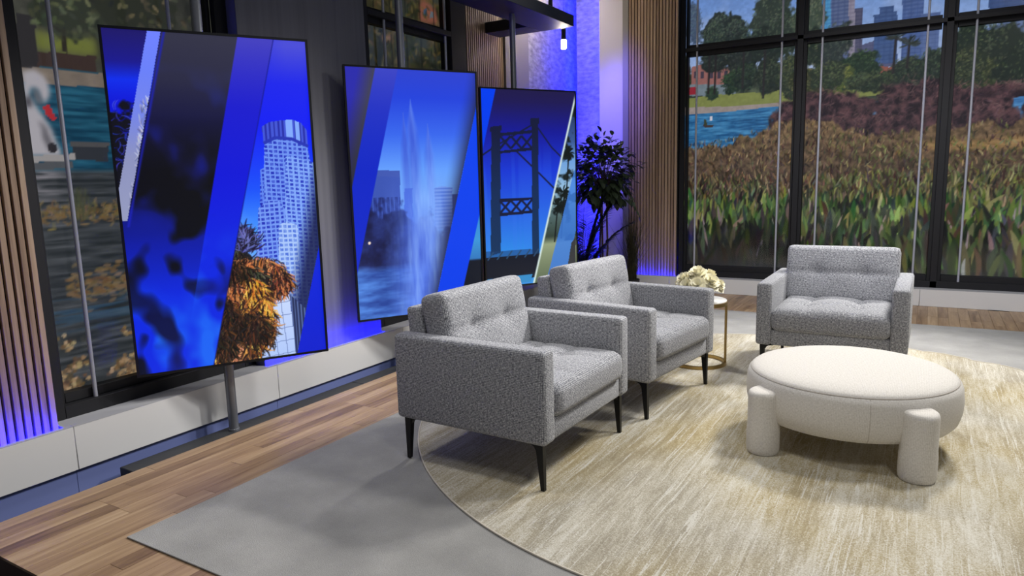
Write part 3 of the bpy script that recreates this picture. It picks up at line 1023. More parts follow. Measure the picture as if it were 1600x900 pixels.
def screen_one():
    cv = Canvas(-.561, .561, .014, 2.016, .0042)
    # right: evening sky
    cv.C[:] = cv.vgrad([(0, (120, 170, 255)), (.55, (120, 180, 255)), (.85, (70, 150, 255)), (1.1, (20, 80, 250)), (1.5, (8, 24, 245)), (2.03, (40, 44, 225))])
    cv.put(np.clip((cv.Z - 1.75) * 2.2, 0, .5) * np.clip((cv.X - .1) * 3, 0, 1), (110, 110, 205))
    cv.put(np.clip((cv.fbm(3, 4, 4) - .35) * 2.2, 0, .8) * np.clip(1 - np.abs(cv.Z - .72) / .3, 0, 1), (190, 222, 250))
    # tower block with a crown
    W1, D1 = (96, 134, 242), (26, 40, 176)
    tower(cv, [(0.229, 1.222), (0.253, 1.233), (0.171, 0.18), (0.116, 0.187), (0.173, 0.811), (0.193, 0.817)], W1, D1, .20, .5, .026, .026)
    tower(cv, [(0.265, 1.391), (0.334, 1.431), (0.432, 1.424), (0.529, 1.376), (0.542, 1.27), (0.499, 0.355), (0.187, 0.389)], (110, 148, 244), (30, 46, 184), .22, .5, .030, .027, .08)
    tower(cv, [(0.387, 1.296), (0.411, 1.308), (0.562, 1.262), (0.568, 0.744), (0.404, 0.193), (0.309, 0.248)], (128, 168, 250), (36, 56, 190), .33, .56, .032, .026, .14)
    tower(cv, [(0.198, 0.983), (0.256, 1.025), (0.334, 1.022), (0.361, 0.955), (0.321, 0.417), (0.14, 0.435)], (116, 154, 246), (30, 46, 184), .2, .4, .030, .027, -.05)
    tower(cv, [(0.315, 0.868), (0.357, 0.89), (0.435, 0.861), (0.408, 0.365), (0.278, 0.379)], (170, 200, 252), (80, 116, 220), .3, .45, .030, .030, .06)
    m = cv.poly([(0.257, 1.485), (0.301, 1.514), (0.38, 1.527), (0.444, 1.532), (0.499, 1.513), (0.532, 1.469), (0.533, 1.376), (0.436, 1.42), (0.334, 1.427), (0.261, 1.391)])
    cv.put(m, (64, 84, 214))
    cv.put(m * (((cv.X) / .026) % 1 > .55), (34, 44, 168))
    cv.put(m * ((np.abs(cv.X - .425) < .02) | (np.abs(cv.X - .475) < .012)), (130, 170, 255))
    cv.line([(0.261, 1.384), (0.333, 1.419), (0.435, 1.412), (0.537, 1.364)], .010, (36, 52, 180))
    sh = np.clip((shade_line(cv, *[(0.554, 0.905), (0.368, 0.154)])) * 9 + .9, 0, .85) * cv.poly([(0.387, 1.296), (0.605, 1.277), (0.536, -0.046), (0.29, -0.009)])
    cv.put(sh, (20, 26, 70))
    # pale tiled building in front
    m = cv.poly([(0.162, 0.466), (0.346, 0.414), (0.364, -0.011), (-0.167, -0.043), (-0.075, 0.376)])
    cv.put(m, cv.vgrad([(0, (176, 200, 250)), (.5, (206, 222, 255))]))
    gx_, gz_ = ((cv.X + .06 * cv.Z) / .062) % 1, ((cv.Z - .08 * cv.X) / .085) % 1
    cv.put(m * ((gx_ < .07) | (gz_ < .05)), (112, 132, 190))
    m = cv.poly([(0.35, 0.414), (0.461, 0.29), (0.381, -0.005), (0.36, -0.011)])
    cv.put(m, (40, 50, 92))
    cv.put(m * (((cv.X) / .02) % 1 > .6), (84, 104, 160))
    # palm tree
    (tx, tz), (bx, bz) = [(0.012, 0.201), (-0.035, -0.086)]
    cv.stroke(bx, bz - .1, tx, tz, .026, (120, 84, 84), 1, 0, False)
    for _ in range(80):
        z = R8.uniform(bz, tz)
        cv.stroke(R8.uniform(bx - .025, bx), z, bx + .02, z + .02, .004, jit((170, 120, 110), 18), .8)
    crowns = [(0.072, 0.748, 0.08, 0.08, 0), (0.013, 0.672, 0.1, 0.06, 5), (0.138, 0.609, 0.16, 0.07, 1), (0.265, 0.523, 0.09, 0.09, 1), (0.071, 0.541, 0.14, 0.07, 5), (-0.031, 0.412, 0.08, 0.11, 3), (0.085, 0.433, 0.13, 0.12, 2), (0.177, 0.306, 0.06, 0.1, 2), (0.047, 0.255, 0.15, 0.1, 3), (-0.071, 0.212, 0.1, 0.1, 3), (0.168, 0.197, 0.06, 0.08, 3), (-0.095, 0.099, 0.07, 0.12, 3), (0.028, 0.107, 0.05, 0.07, 4), (-0.131, 0.034, 0.035, 0.06, 2), (0.106, 0.112, 0.04, 0.06, 2), (0.07, 0.054, 0.02, 0.06, 3), (-0.009, 0.5, 0.06, 0.06, 1), (-0.064, 0.293, 0.09, 0.1, 6), (0.047, 0.246, 0.12, 0.08, 6), (0.138, 0.218, 0.06, 0.07, 6), (-0.076, 0.15, 0.06, 0.09, 6), (-0.049, 0.374, 0.05, 0.06, 6), (0.031, 0.61, 0.06, 0.05, 6)]
    pal = [((34, 30, 60), (90, 96, 170), (20, 18, 34)),
           ((206, 120, 60), (150, 74, 50), (70, 38, 30), (40, 30, 26), (226, 150, 90), (30, 20, 18), (46, 30, 24)),
           ((236, 176, 60), (250, 206, 96), (210, 120, 50), (120, 70, 36), (40, 24, 18), (28, 18, 14), (60, 34, 22)),
           ((28, 18, 14), (20, 14, 12), (70, 42, 26), (120, 70, 40), (210, 140, 60)),
           ((226, 150, 110), (240, 180, 120), (150, 90, 60), (70, 44, 34)),
           ((26, 20, 22), (40, 34, 26), (80, 84, 60), (20, 16, 18)),
           ((16, 11, 10), (22, 15, 12), (30, 20, 15), (46, 28, 18), (96, 56, 30))]
    for cx, cz, rx, rz, k in crowns:
        if k in (3, 5):
            cv.put(cv.blob(cx, cz, rx * .8, rz * .8, 5, .9, 16) * .9, (22, 15, 14))
        for _ in range(int(1500 * rx * rz / .02)):
            a, r = R8.uniform(0, 2 * PI), math.sqrt(R8.uniform())
            x, z = cx + rx * r * math.cos(a), cz + rz * r * math.sin(a)
            if k == 0:
                b = R8.uniform(.2, 2.9)
                L = .10
                x, z = cx + R8.normal(0, .03), cz + R8.normal(0, .03)
            else:
                b = -PI / 2 + R8.normal(0, .45) + (x - cx) * 3
                L = R8.uniform(.03, .10)
            c = pal[k][R8.integers(len(pal[k]))]
            cv.stroke(x, z, x + L * math.cos(b), z + L * math.sin(b), R8.uniform(.002, .0055), jit(c, 12), .9, R8.normal(0, .15))
    # soft blue bands
    l2 = shade_line(cv, *[(0.366, 2.011), (-0.154, -0.017)])
    l1 = shade_line(cv, *[(0.157, 2.015), (-0.173, 0.647)])
    n = cv.blur(cv.fbm(6.0, 5.0, 6, 3), .016)
    band = cv.vgrad([(0, (4, 40, 225)), (.7, (4, 36, 225)), (1.2, (4, 14, 215)), (1.6, (20, 20, 205)), (2.03, (70, 66, 190))])
    dark = np.clip((.45 - n) * 9, 0, 1) * np.clip((1.05 - cv.Z) * 2.2, 0, 1)
    band = band * (1 - .85 * dark)[..., None]
    band = band + np.clip((n - .55) * 5, 0, 1)[..., None] * np.clip((.9 - cv.Z) * 1.5, 0, 1)[..., None] * np.array((20, 60, 20))
    cv.put(np.clip(-l2 / .004 + .5, 0, 1), band)
    cv.put(np.clip(1 - np.abs(l2) / .006, 0, 1) * .6, (2, 6, 96))
    n2 = cv.blur(cv.fbm(5.2, 4.2, 26, 3), .018)
    deep = cv.vgrad([(0, (4, 44, 232)), (.45, (4, 40, 222)), (.8, (4, 22, 160)), (1.15, (6, 8, 62)), (1.5, (14, 14, 60)), (1.75, (40, 40, 66)), (2.03, (52, 52, 70))])
    k = np.clip((.44 + .12 * np.clip((cv.Z - .4) / .6, 0, 1) - n2) * 9, 0, 1) * np.clip((1.55 - cv.Z) * 3, 0, 1)
    deep = deep * (1 - .93 * k)[..., None]
    glow = np.clip((n2 - .52) * 5, 0, 1) * np.clip(1 - np.abs(cv.Z - 1.35) / .5, 0, 1)
    deep = deep + glow[..., None] * np.array((6, 20, 120))
    cv.put(np.clip(-l1 / .004 + .5, 0, 1) * np.clip((cv.Z - .30) * 3, 0, 1), deep)
    cv.put(np.clip(-l2 / .004 + .5, 0, 1) * k * np.clip((.7 - cv.Z) * 3, 0, 1) * .9, (3, 6, 50))
    # left wedge: sky and dark palm
    l0 = shade_line(cv, *[(-0.257, 2.01), (-0.535, 0.94)])
    sky = cv.vgrad([(0, (0, 10, 120)), (1.4, (0, 8, 190)), (1.62, (6, 20, 215)), (1.74, (10, 44, 235)), (1.84, (24, 22, 140)), (2.03, (30, 24, 100))])
    m = np.clip(-l0 / .004 + .5, 0, 1) * (cv.Z > .95)
    cv.put(m, sky)
    (ex, ez), = [(-0.466, 1.612)]
    pm = np.clip((ez + (cv.fbm(12, 12, 3, 4) - .5) * .3 - cv.Z) * 25, 0, 1)
    cv.put(m * pm, (8, 8, 20))
    keep = cv.C.copy()
    for _ in range(120):
        x, z = R8.uniform(-.56, -.36), R8.uniform(1.05, ez - .03)
        a = R8.uniform(0, 2 * PI)
        if x < np.interp(z, [1.0, 2.03], [-.40, -.20]) - .05:
            cv.stroke(x, z, x + .06 * math.cos(a), z + .06 * math.sin(a), .003, jit((40, 52, 190), 20), .7, .2)
    cv.C = np.where((m > .5)[..., None], cv.C, keep)
    st = cv.poly([(-0.329, 2.022), (-0.259, 2.024), (-0.535, 0.94), (-0.564, 0.942), (-0.583, 1.071), (-0.554, 1.144)])
    pale = cv.vgrad([(.9, (150, 156, 190)), (1.3, (140, 146, 190)), (1.55, (116, 132, 232)), (1.8, (106, 128, 250)), (2.03, (112, 130, 255))])
    cv.put(st, pale)
    keep = cv.C.copy()
    for _ in range(90):
        x, z = R8.uniform(-.5, -.3), R8.uniform(.95, 1.62)
        a = R8.uniform(0, 2 * PI)
        xl = np.interp(z, [.95, 2.03], [-.530, -.315])
        cv.stroke(xl + R8.uniform(0, .05), z, xl + R8.uniform(0, .05), z + .04, .003, jit((196, 200, 214), 20) if R8.uniform() < .5 else jit((90, 100, 140), 12), .7)
    cv.C = np.where((st > .5)[..., None], cv.C, keep)
    cv.put(np.clip(1 - np.abs(l0 - .012) / .012, 0, 1) * (cv.Z > .9) * .8, (24, 30, 190))
    # right blue wedge
    cv.put(cv.poly([(0.574, 0.764), (0.655, 0.759), (0.6, -0.065), (0.359, -0.028)]), cv.vgrad([(0, (4, 28, 205)), (.9, (6, 40, 225))]))
    return cv


def screen_two():
    cv = Canvas(-.561, .561, .014, 2.016, .0056)
    cv.C[:] = cv.vgrad([(0, (40, 76, 168)), (.5, (70, 130, 240)), (1.0, (126, 184, 255)), (1.2, (104, 164, 255)), (1.5, (56, 104, 238)), (1.8, (34, 66, 220)), (2.03, (46, 66, 205))])
    tower(cv, [(-0.406, 1.226), (-0.153, 1.211), (-0.174, 0.62), (-0.536, 0.644)], (58, 84, 178), (34, 50, 128), -.4, 0, .036, .5)
    cv.put(cv.poly([(-0.406, 1.226), (-0.153, 1.211), (-0.156, 1.159), (-0.409, 1.175)]), (64, 88, 178))
    cv.put(cv.poly([(-0.122, 1.07), (-0.05, 1.068), (-0.067, 0.72), (-0.14, 0.724)]), (76, 116, 226))
    m = cv.poly([(0.145, 1.063), (0.21, 1.077), (0.31, 1.063), (0.295, 0.71), (0.135, 0.719)])
    cv.put(m, (84, 122, 214))
    cv.put(m * ((cv.Z / .03) % 1 > .5), (120, 156, 236))
    cv.put(cv.poly([(0.308, 1.009), (0.508, 1.003), (0.47, 0.008), (0.266, 0.031)]), (40, 56, 130))
    # dark trees and the plaza
    e = .92 + (cv.fbm(8, 8, 3, 4) - .5) * .35 - np.clip(np.abs(cv.X + .28) - .12, 0, 1) * .4
    cv.put(np.clip((e - cv.Z) * 18, 0, 1), cv.mix((cv.fbm(10, 10, 5, 4) - .3) * 2, (14, 18, 62), (36, 50, 118)))
    cv.put(np.clip((.46 + (cv.fbm(3, 8, 6) - .5) * .1 - cv.Z) * 14, 0, 1), cv.mix((cv.fbm(4, 16, 9, 4) - .3) * 2, (36, 66, 150), (92, 150, 240)))
    (lx, lz), = [(-0.443, 0.638)]
    cv.put(np.clip((.014 - np.hypot(cv.X - lx, cv.Z - lz)) * 200, 0, 1), (250, 226, 206))
    # fountain plumes
    n = cv.fbm(16, 2.2, 12, 4)
    pl = np.zeros_like(cv.X)
    for (cx, cz), w, b in zip([(-0.101, 1.676), (-0.035, 1.794), (0.107, 1.598)], (.035, .045, .04), (.95, 1.0, .9)):
        d = (cz - cv.Z)
        ww = w * np.clip(d / .25, 0, 1) + .05 * np.clip(d - .2, 0, 2)
        pl = np.maximum(pl, np.clip(1.25 - np.abs(cv.X - cx - .015 * d) / (ww + 1e-4), 0, 1) * (d > 0) * b)
    low = np.clip((1.25 - cv.Z) * 2.0, 0, 1) * np.clip(1.3 - np.abs(cv.X - .02) / .26, 0, 1)
    col = cv.mix((n - .25) * 2, (82, 116, 232), (136, 176, 255))
    upc = cv.mix((n - .3) * 2, (58, 84, 206), (110, 150, 250))
    t = np.clip((1.30 - cv.Z) * 3, 0, 1)[..., None]
    cv.put(np.clip(np.maximum(pl * (.55 + .5 * n), low * (.75 + .5 * n)), 0, .95), upc * (1 - t) + col * t)
    # graded bands
    l1 = shade_line(cv, *[(-0.313, 2.025), (-0.541, 1.158)])
    l2 = shade_line(cv, *[(-0.133, 2.0), (-0.535, 0.484)])
    l3 = shade_line(cv, *[(0.588, 1.835), (0.122, 0.131)])
    l4 = shade_line(cv, *[(0.574, 0.867), (0.37, 0.164)])
    cv.put(np.clip(l3 / .16 + 1, 0, 1) ** 1.6 * .85 * (l3 < 0), (34, 40, 78))
    band = cv.vgrad([(0, (4, 40, 205)), (1.2, (4, 34, 196)), (1.7, (34, 50, 196)), (2.03, (62, 70, 196))])
    cv.put(np.clip(-l2 / .006 + .5, 0, 1), band)
    wedge = cv.mix(np.clip(l1 / .14 + 1, 0, 1), (44, 44, 170), (66, 66, 82)) * (.55 + .45 * np.clip((cv.Z - 1.0) / .8, 0, 1))[..., None]
    cv.put(np.clip(-l1 / .006 + .5, 0, 1), wedge)
    cv.put(np.clip(l3 / .006 + .5, 0, 1), cv.vgrad([(0, (0, 62, 235)), (2, (0, 66, 240))]))
    br = cv.vgrad([(0, (10, 16, 30)), (.42, (14, 20, 34)), (.44, (50, 120, 190)), (.6, (60, 150, 215)), (1.2, (40, 110, 220))])
    cv.put(np.clip(l4 / .006 + .5, 0, 1), br)
    return cv


def screen_three():
    cv = Canvas(-.561, .561, .014, 2.016, .0072)
    cv.C[:] = cv.vgrad([(0, (60, 150, 220)), (.35, (46, 140, 232)), (.8, (36, 96, 225)), (1.2, (24, 56, 212)), (1.6, (20, 24, 150)), (1.9, (30, 24, 84)), (2.03, (32, 26, 72))])
    cv.put(np.clip((cv.fbm(14, .4, 5, 2) - .5) * 3, 0, .18) * np.clip((1.5 - cv.Z) * 3, 0, 1), (60, 120, 240))
    dk, dk2 = (20, 26, 58), (18, 52, 92)
    # suspension bridge tower: cables, two legs, two braced crossbars, deck
    cv.line([(-0.571, 1.361), (-0.408, 1.456), (0.012, 1.664), (0.097, 1.684)], .008, dk)
    cv.line([(0.096, 1.639), (0.258, 1.442), (0.377, 1.342)], .008, dk)
    cv.line([(-0.179, 1.41), (0.078, 1.192), (0.282, 1.013)], .009, dk)
    legs = cv.poly([(-0.454, 1.607), (-0.351, 1.614), (-0.384, 0.368), (-0.505, 0.344)]) + cv.poly([(0.02, 1.703), (0.098, 1.71), (0.078, 0.161), (-0.01, 0.169)])
    cv.put(legs, cv.vgrad([(.3, dk2), (1.0, (20, 44, 86)), (1.6, dk)]))
    cv.put(cv.poly([(-0.467, 1.645), (-0.335, 1.659), (-0.337, 1.608), (-0.469, 1.594)]) + cv.poly([(0.006, 1.735), (0.114, 1.743), (0.113, 1.685), (0.004, 1.676)]), dk)
    for a, b, c, d in ([(-0.367, 1.583), (0.026, 1.618), (0.025, 1.586), (-0.368, 1.551)], [(-0.373, 1.405), (0.022, 1.443), (0.021, 1.41), (-0.374, 1.379)], [(-0.381, 0.922), (0.009, 0.927), (0.008, 0.901), (-0.382, 0.889)], [(-0.386, 0.778), (0.005, 0.787), (0.005, 0.76), (-0.387, 0.745)]):
        cv.put(cv.poly([a, b, c, d]), dk)
    for (xa, za), (xb, zb2) in ([(-0.361, 1.557), (0.021, 1.429)], [(-0.382, 0.902), (0.005, 0.773)]):
        for k in range(3):
            u0, u1 = k / 3, (k + 1) / 3
            cv.line([(xa + (xb - xa) * u0, za), (xa + (xb - xa) * u1, zb2)], .012, dk)
            cv.line([(xa + (xb - xa) * u0, zb2), (xa + (xb - xa) * u1, za)], .012, dk)
    cv.put(cv.poly([(-0.592, 0.39), (0.003, 0.381), (0.001, 0.305), (-0.594, 0.312)]) * .55, (24, 60, 110))
    cv.put(cv.poly([(-0.616, 0.326), (0.098, 0.326), (0.069, 0.134), (-0.624, 0.116)]), (14, 20, 36))
    for k in range(7):
        cv.line([(-.54 + .11 * k, .30), (-.47 + .11 * k, .38)], .008, (40, 74, 110))
    cv.put(cv.poly([(-0.624, 0.116), (0.069, 0.134), (0.052, 0.081), (-0.628, -0.017)]), (18, 26, 44))
    cv.put(cv.poly([(-0.587, 0.099), (-0.49, 0.103), (-0.494, -0.004), (-0.591, -0.007)]) + cv.poly([(-0.385, 0.114), (-0.011, 0.114), (-0.029, 0.033), (-0.387, 0.026)]), (52, 140, 200))
    # right picture: palms, pale sky, bank
    ls = shade_line(cv, *[(0.556, 1.921), (0.011, 0.029)])
    pic = cv.vgrad([(0, (90, 104, 78)), (.3, (132, 144, 112)), (.42, (150, 162, 128)), (.5, (52, 66, 56)), (.75, (86, 110, 112)), (1.0, (150, 190, 220)), (1.3, (110, 160, 220)), (1.5, (60, 90, 150)), (2.0, (30, 40, 70))])
    cv.put(np.clip(ls / .006 + .5, 0, 1), pic)
    rm = np.clip(ls / .006 + .5, 0, 1)
    cv.put(rm * np.clip((cv.fbm(9, 9, 8, 4) - .5) * 8, 0, .95) * (cv.Z > .44), (18, 26, 26))
    for x, y, h in [(0.476, 1.375, 0.6), (0.412, 0.968, 0.5), (0.327, 0.834, 0.4)]:
        cv.line([(x, y), (x - .05, y - h)], .008, (20, 24, 24))
        for _ in range(26):
            a = R8.uniform(0, 2 * PI)
            cv.stroke(x, y, x + .08 * math.cos(a), y + .08 * math.sin(a), .008, (16, 24, 22), .95, .15)
    wm = cv.poly([(0.536, 1.17), (0.181, 0.069), (0.431, 0.06), (0.556, 0.546), (0.566, 1.224)])
    cv.put(wm * .82, cv.vgrad([(0, (60, 124, 226)), (1.2, (66, 130, 226))]))
    cv.put(cv.poly([(0.431, 0.103), (0.495, 0.409), (0.555, 0.475), (0.55, 0.092)]), (58, 58, 60))
    cv.put(np.clip(1.2 - np.abs(ls) / .016, 0, 1), (214, 232, 226))
    # left blue wedge
    l0 = shade_line(cv, *[(-0.389, 2.027), (-0.57, 1.374)])
    cv.put(np.clip(-l0 / .006 + .5, 0, 1), (0, 62, 238))
    return cv


def video_screen(cx, cy, label, painter):
    t = tag(empty('video_screen', (cx, cy, TZ), TA), label, 'screen', 'tall video screens on poles')
    hs = box('housing', -TW / 2 + .004, TW / 2 - .004, .010, .042, .004, TH - .004, M['tv_black'], t, .004, 1)
    box('rear_cover', -.36, .36, .042, .075, .35, 1.65, M['tv_black'], hs, .01, 1)
    bm = bmesh.new()
    b = .015
    add_box(bm, -TW / 2, TW / 2, -.002, .014, 0, b)
    add_box(bm, -TW / 2, TW / 2, -.002, .014, TH - b, TH)
    add_box(bm, -TW / 2, -TW / 2 + b, -.002, .014, b, TH - b)
    add_box(bm, TW / 2 - b, TW / 2, -.002, .014, b, TH - b)
    obj('bezel', finish(bm, 'bezel'), M['tv_black'], t)
    cv = painter()
    obj('display', cv.mesh('display', lambda X, Z: (X, np.full_like(X, .004), Z)), M['screen'], t)
    # bracket that reaches back to the pole
    box('bracket', -.15, .03, .075, .0905, .80, 1.25, M['tv_black'], hs, .004, 1)
    return t


video_screen(-3.737, 2.804, 'tall lit screen nearest the left window, blue tower block and palm', screen_one)
video_screen(-3.652, 4.616, 'middle tall lit screen showing a blue fountain, behind the nearest armchair', screen_two)
video_screen(-3.590, 6.433, 'rightmost tall lit screen showing a blue suspension bridge', screen_three)

for cx, cy, top, lab in ((-3.868, 2.822, 4.2, 'steel pole carrying the tower block screen'), (-3.785, 4.635, 4.2, 'steel pole carrying the fountain screen'), (-3.771, 6.425, 3.16, 'steel pole between the bridge screen and the black canopy')):
    t = tag(empty('support_pole', (cx, cy, -.096)), lab, 'pole', 'steel screen poles')
    tube('pole', [(0, 0, 0.01), (0, 0, top + .096)], .031, M['steel'], t, 20)
    lathe('foot_collar', [(0, 0), (.034, 0), (.034, .012), (.031, .014), (0, .014)], M['steel'], t, 24)

t = tag(empty('plinth', (-3.83, 4.7, -.2)), 'long low charcoal plinth in the gap under the screens', 'plinth')
for a, b in ((-2.6, -.7), (-.7, 1.2), (1.2, 2.6)):
    box('plinth_section', -.12, .13, a + .001, b - .001, 0, .104, M['plinth'], t, .004, 1)

# black canopy over the third screen
t = tag(empty('overhead_canopy', (-3.75, 6.2, 3.16)), 'black overhead canopy beams above the bridge screen', 'canopy')
box('main_beam', -.20, .227, -1.1, 1.165, 0, .12, M['black'], t, .003, 1)
box('rear_beam', -.75, -.20, .845, 1.165, 0, .118, M['black'], t, .003, 1)


def pendant(x, y, zb, label):
    t = tag(empty('pendant_lamp', (x, y, zb)), label, 'pendant lamp', 'pendant lamps in the corner')
    lathe('bulb_tube', [(0, 0), (.026, .004), (.030, .014), (.030, .105), (0, .105)], M['bulb'], t, 16)
    sk = lathe('socket', [(0, .105), (.027, .105), (.027, .225), (0, .225)], M['black'], t, 16)
    lathe('cap', [(0, .225), (.031, .225), (.031, .250), (.02, .262), (0, .262)], M['chrome'], sk, 16)
    tube('cord', [(0, 0, .262), (0, 0, 4.2 - zb)], .003, M['rod'], t, 6)
    return t


pendant(-3.845, 7.75, 3.007, 'lower glass tube pendant lamp with lit bulb right of the canopy')
pendant(-4.117, 7.95, 3.42, 'higher pendant lamp partly hidden behind the canopy edge')
pendant(-4.22, 8.35, 3.80, 'unseen pendant lamp added above the picture edge to warm the concrete panel')  # added out of view to throw warm light on the concrete


# ================================================================ RUGS
bm = bmesh.new()
add_box(bm, -2.911, 3.6, 1.543, 7.665, 0.0005, .007, .002, 1)
tag(obj('floor_carpet', finish(bm, 'floor_carpet'), M['carpet']), 'flat grey rectangular carpet under the round rug', 'carpet')

rug = tag(empty('round_rug', (-.733, 4.407, .007)), 'large round cream and straw streaked rug under the armchairs', 'rug')
RR = 2.225
bm = bmesh.new()
rnd = random.Random(2)
rings = []
wav = [rnd.uniform(-1, 1) for _ in range(6)]


def rug_h(a):
    """the far right border lies a little rucked"""
    d = math.degrees(a) % 360
    k = max(0.0, 1 - abs(d - 62) / 16)
    return .0015 * k * (1.2 + math.sin(a * 55))


def rug_r(a):
    d = math.degrees(a) % 360
    k = max(0.0, 1 - abs(d - 58) / 22)
    return 1 + .012 * k * math.sin(a * 34 + .6) + .006 * k * math.sin(a * 71)


prof = [(0, .0045), (.5, .0045), (1.0, .0045), (1.6, .0045), (2.0, .0045), (RR - .06, .0045), (RR - .01, .0045), (RR, .003), (RR, 0)]
n = 180
for r, z in prof:
    if r == 0:
        rings.append([bm.verts.new((0, 0, z))])
    else:
        rings.append([bm.verts.new((r * rug_r(2 * PI * k / n) * math.cos(2 * PI * k / n), r * rug_r(2 * PI * k / n) * math.sin(2 * PI * k / n), z + (rug_h(2 * PI * k / n) * max(0, (r - 1.98) / .24) if z > 0 else 0))) for k in range(n)])
for a, b in zip(rings, rings[1:]):
    for k in range(n):
        k2 = (k + 1) % n
        if len(a) == 1:
            bm.faces.new((a[0], b[k], b[k2]))
        else:
            bm.faces.new((a[k], a[k2], b[k2], b[k]))
obj('pile', finish(bm, 'pile', 60), M['rug'], rug)
bm = bmesh.new()
add_tube(bm, [((RR * rug_r(2 * PI * k / n) + .002) * math.cos(2 * PI * k / n), (RR * rug_r(2 * PI * k / n) + .002) * math.sin(2 * PI * k / n), .004 + rug_h(2 * PI * k / n)) for k in range(n + 1)], .0055, 6, False)
obj('binding', finish(bm, 'binding', 60), M['binding'], rug)
RZ = .0118


# ================================================================ ARMCHAIRS
def cushion(sx, sy, sz, r, n, tufts, crown, depth, seams, axis=2, uvs=True):
    """puffy rounded block; tufted face is +axis; tufts in the two other axes' coordinates"""
    bm = bmesh.new()
    bmesh.ops.create_cube(bm, size=2.0)
    bmesh.ops.subdivide_edges(bm, edges=bm.edges, cuts=n, use_grid_fill=True)
    h = (sx / 2, sy / 2, sz / 2)
    o = [i for i in range(3) if i != axis]
    for v in bm.verts:
        q = [math.copysign(abs(v.co[i]) ** .85, v.co[i]) * h[i] for i in range(3)]
        core = [max(-h[i] + r, min(h[i] - r, q[i])) for i in range(3)]
        d = Vector([q[i] - core[i] for i in range(3)])
        if d.length > 1e-9:
            m = max(abs(d[i]) for i in range(3))
            d = d.normalized() * m
        p = [core[i] + d[i] for i in range(3)]
        u, w = p[o[0]] / h[o[0]], p[o[1]] / h[o[1]]
        f = max(0, (1 - u * u)) * max(0, (1 - w * w))
        side = 1 if q[axis] > 0 else -.3
        k = max(0.0, abs(q[axis]) / h[axis])
        p[axis] += side * crown * (f ** .6) * k
        if q[axis] > 0:
            dent = 0.0
            for tu, tw in tufts:
                dd = math.hypot(p[o[0]] - tu, p[o[1]] - tw)
                dent += depth * math.exp(-(dd / .060) ** 1.1)
            for kind, at in seams:
                dd = abs(p[o[0]] - at) if kind == 0 else abs(p[o[1]] - at)
                dent += depth * .42 * math.exp(-(dd / .022)) * (f ** .3)
            p[axis] -= dent * k
        # sides belly out a little
        for i in range(3):
            if i != axis and abs(abs(v.co[i]) - 1) < 1e-6:
                p[i] += math.copysign(.010, p[i]) * max(0, 1 - (p[axis] / h[axis]) ** 2)
        v.co = p
    return finish(bm, 'cushion', 80, uvs)


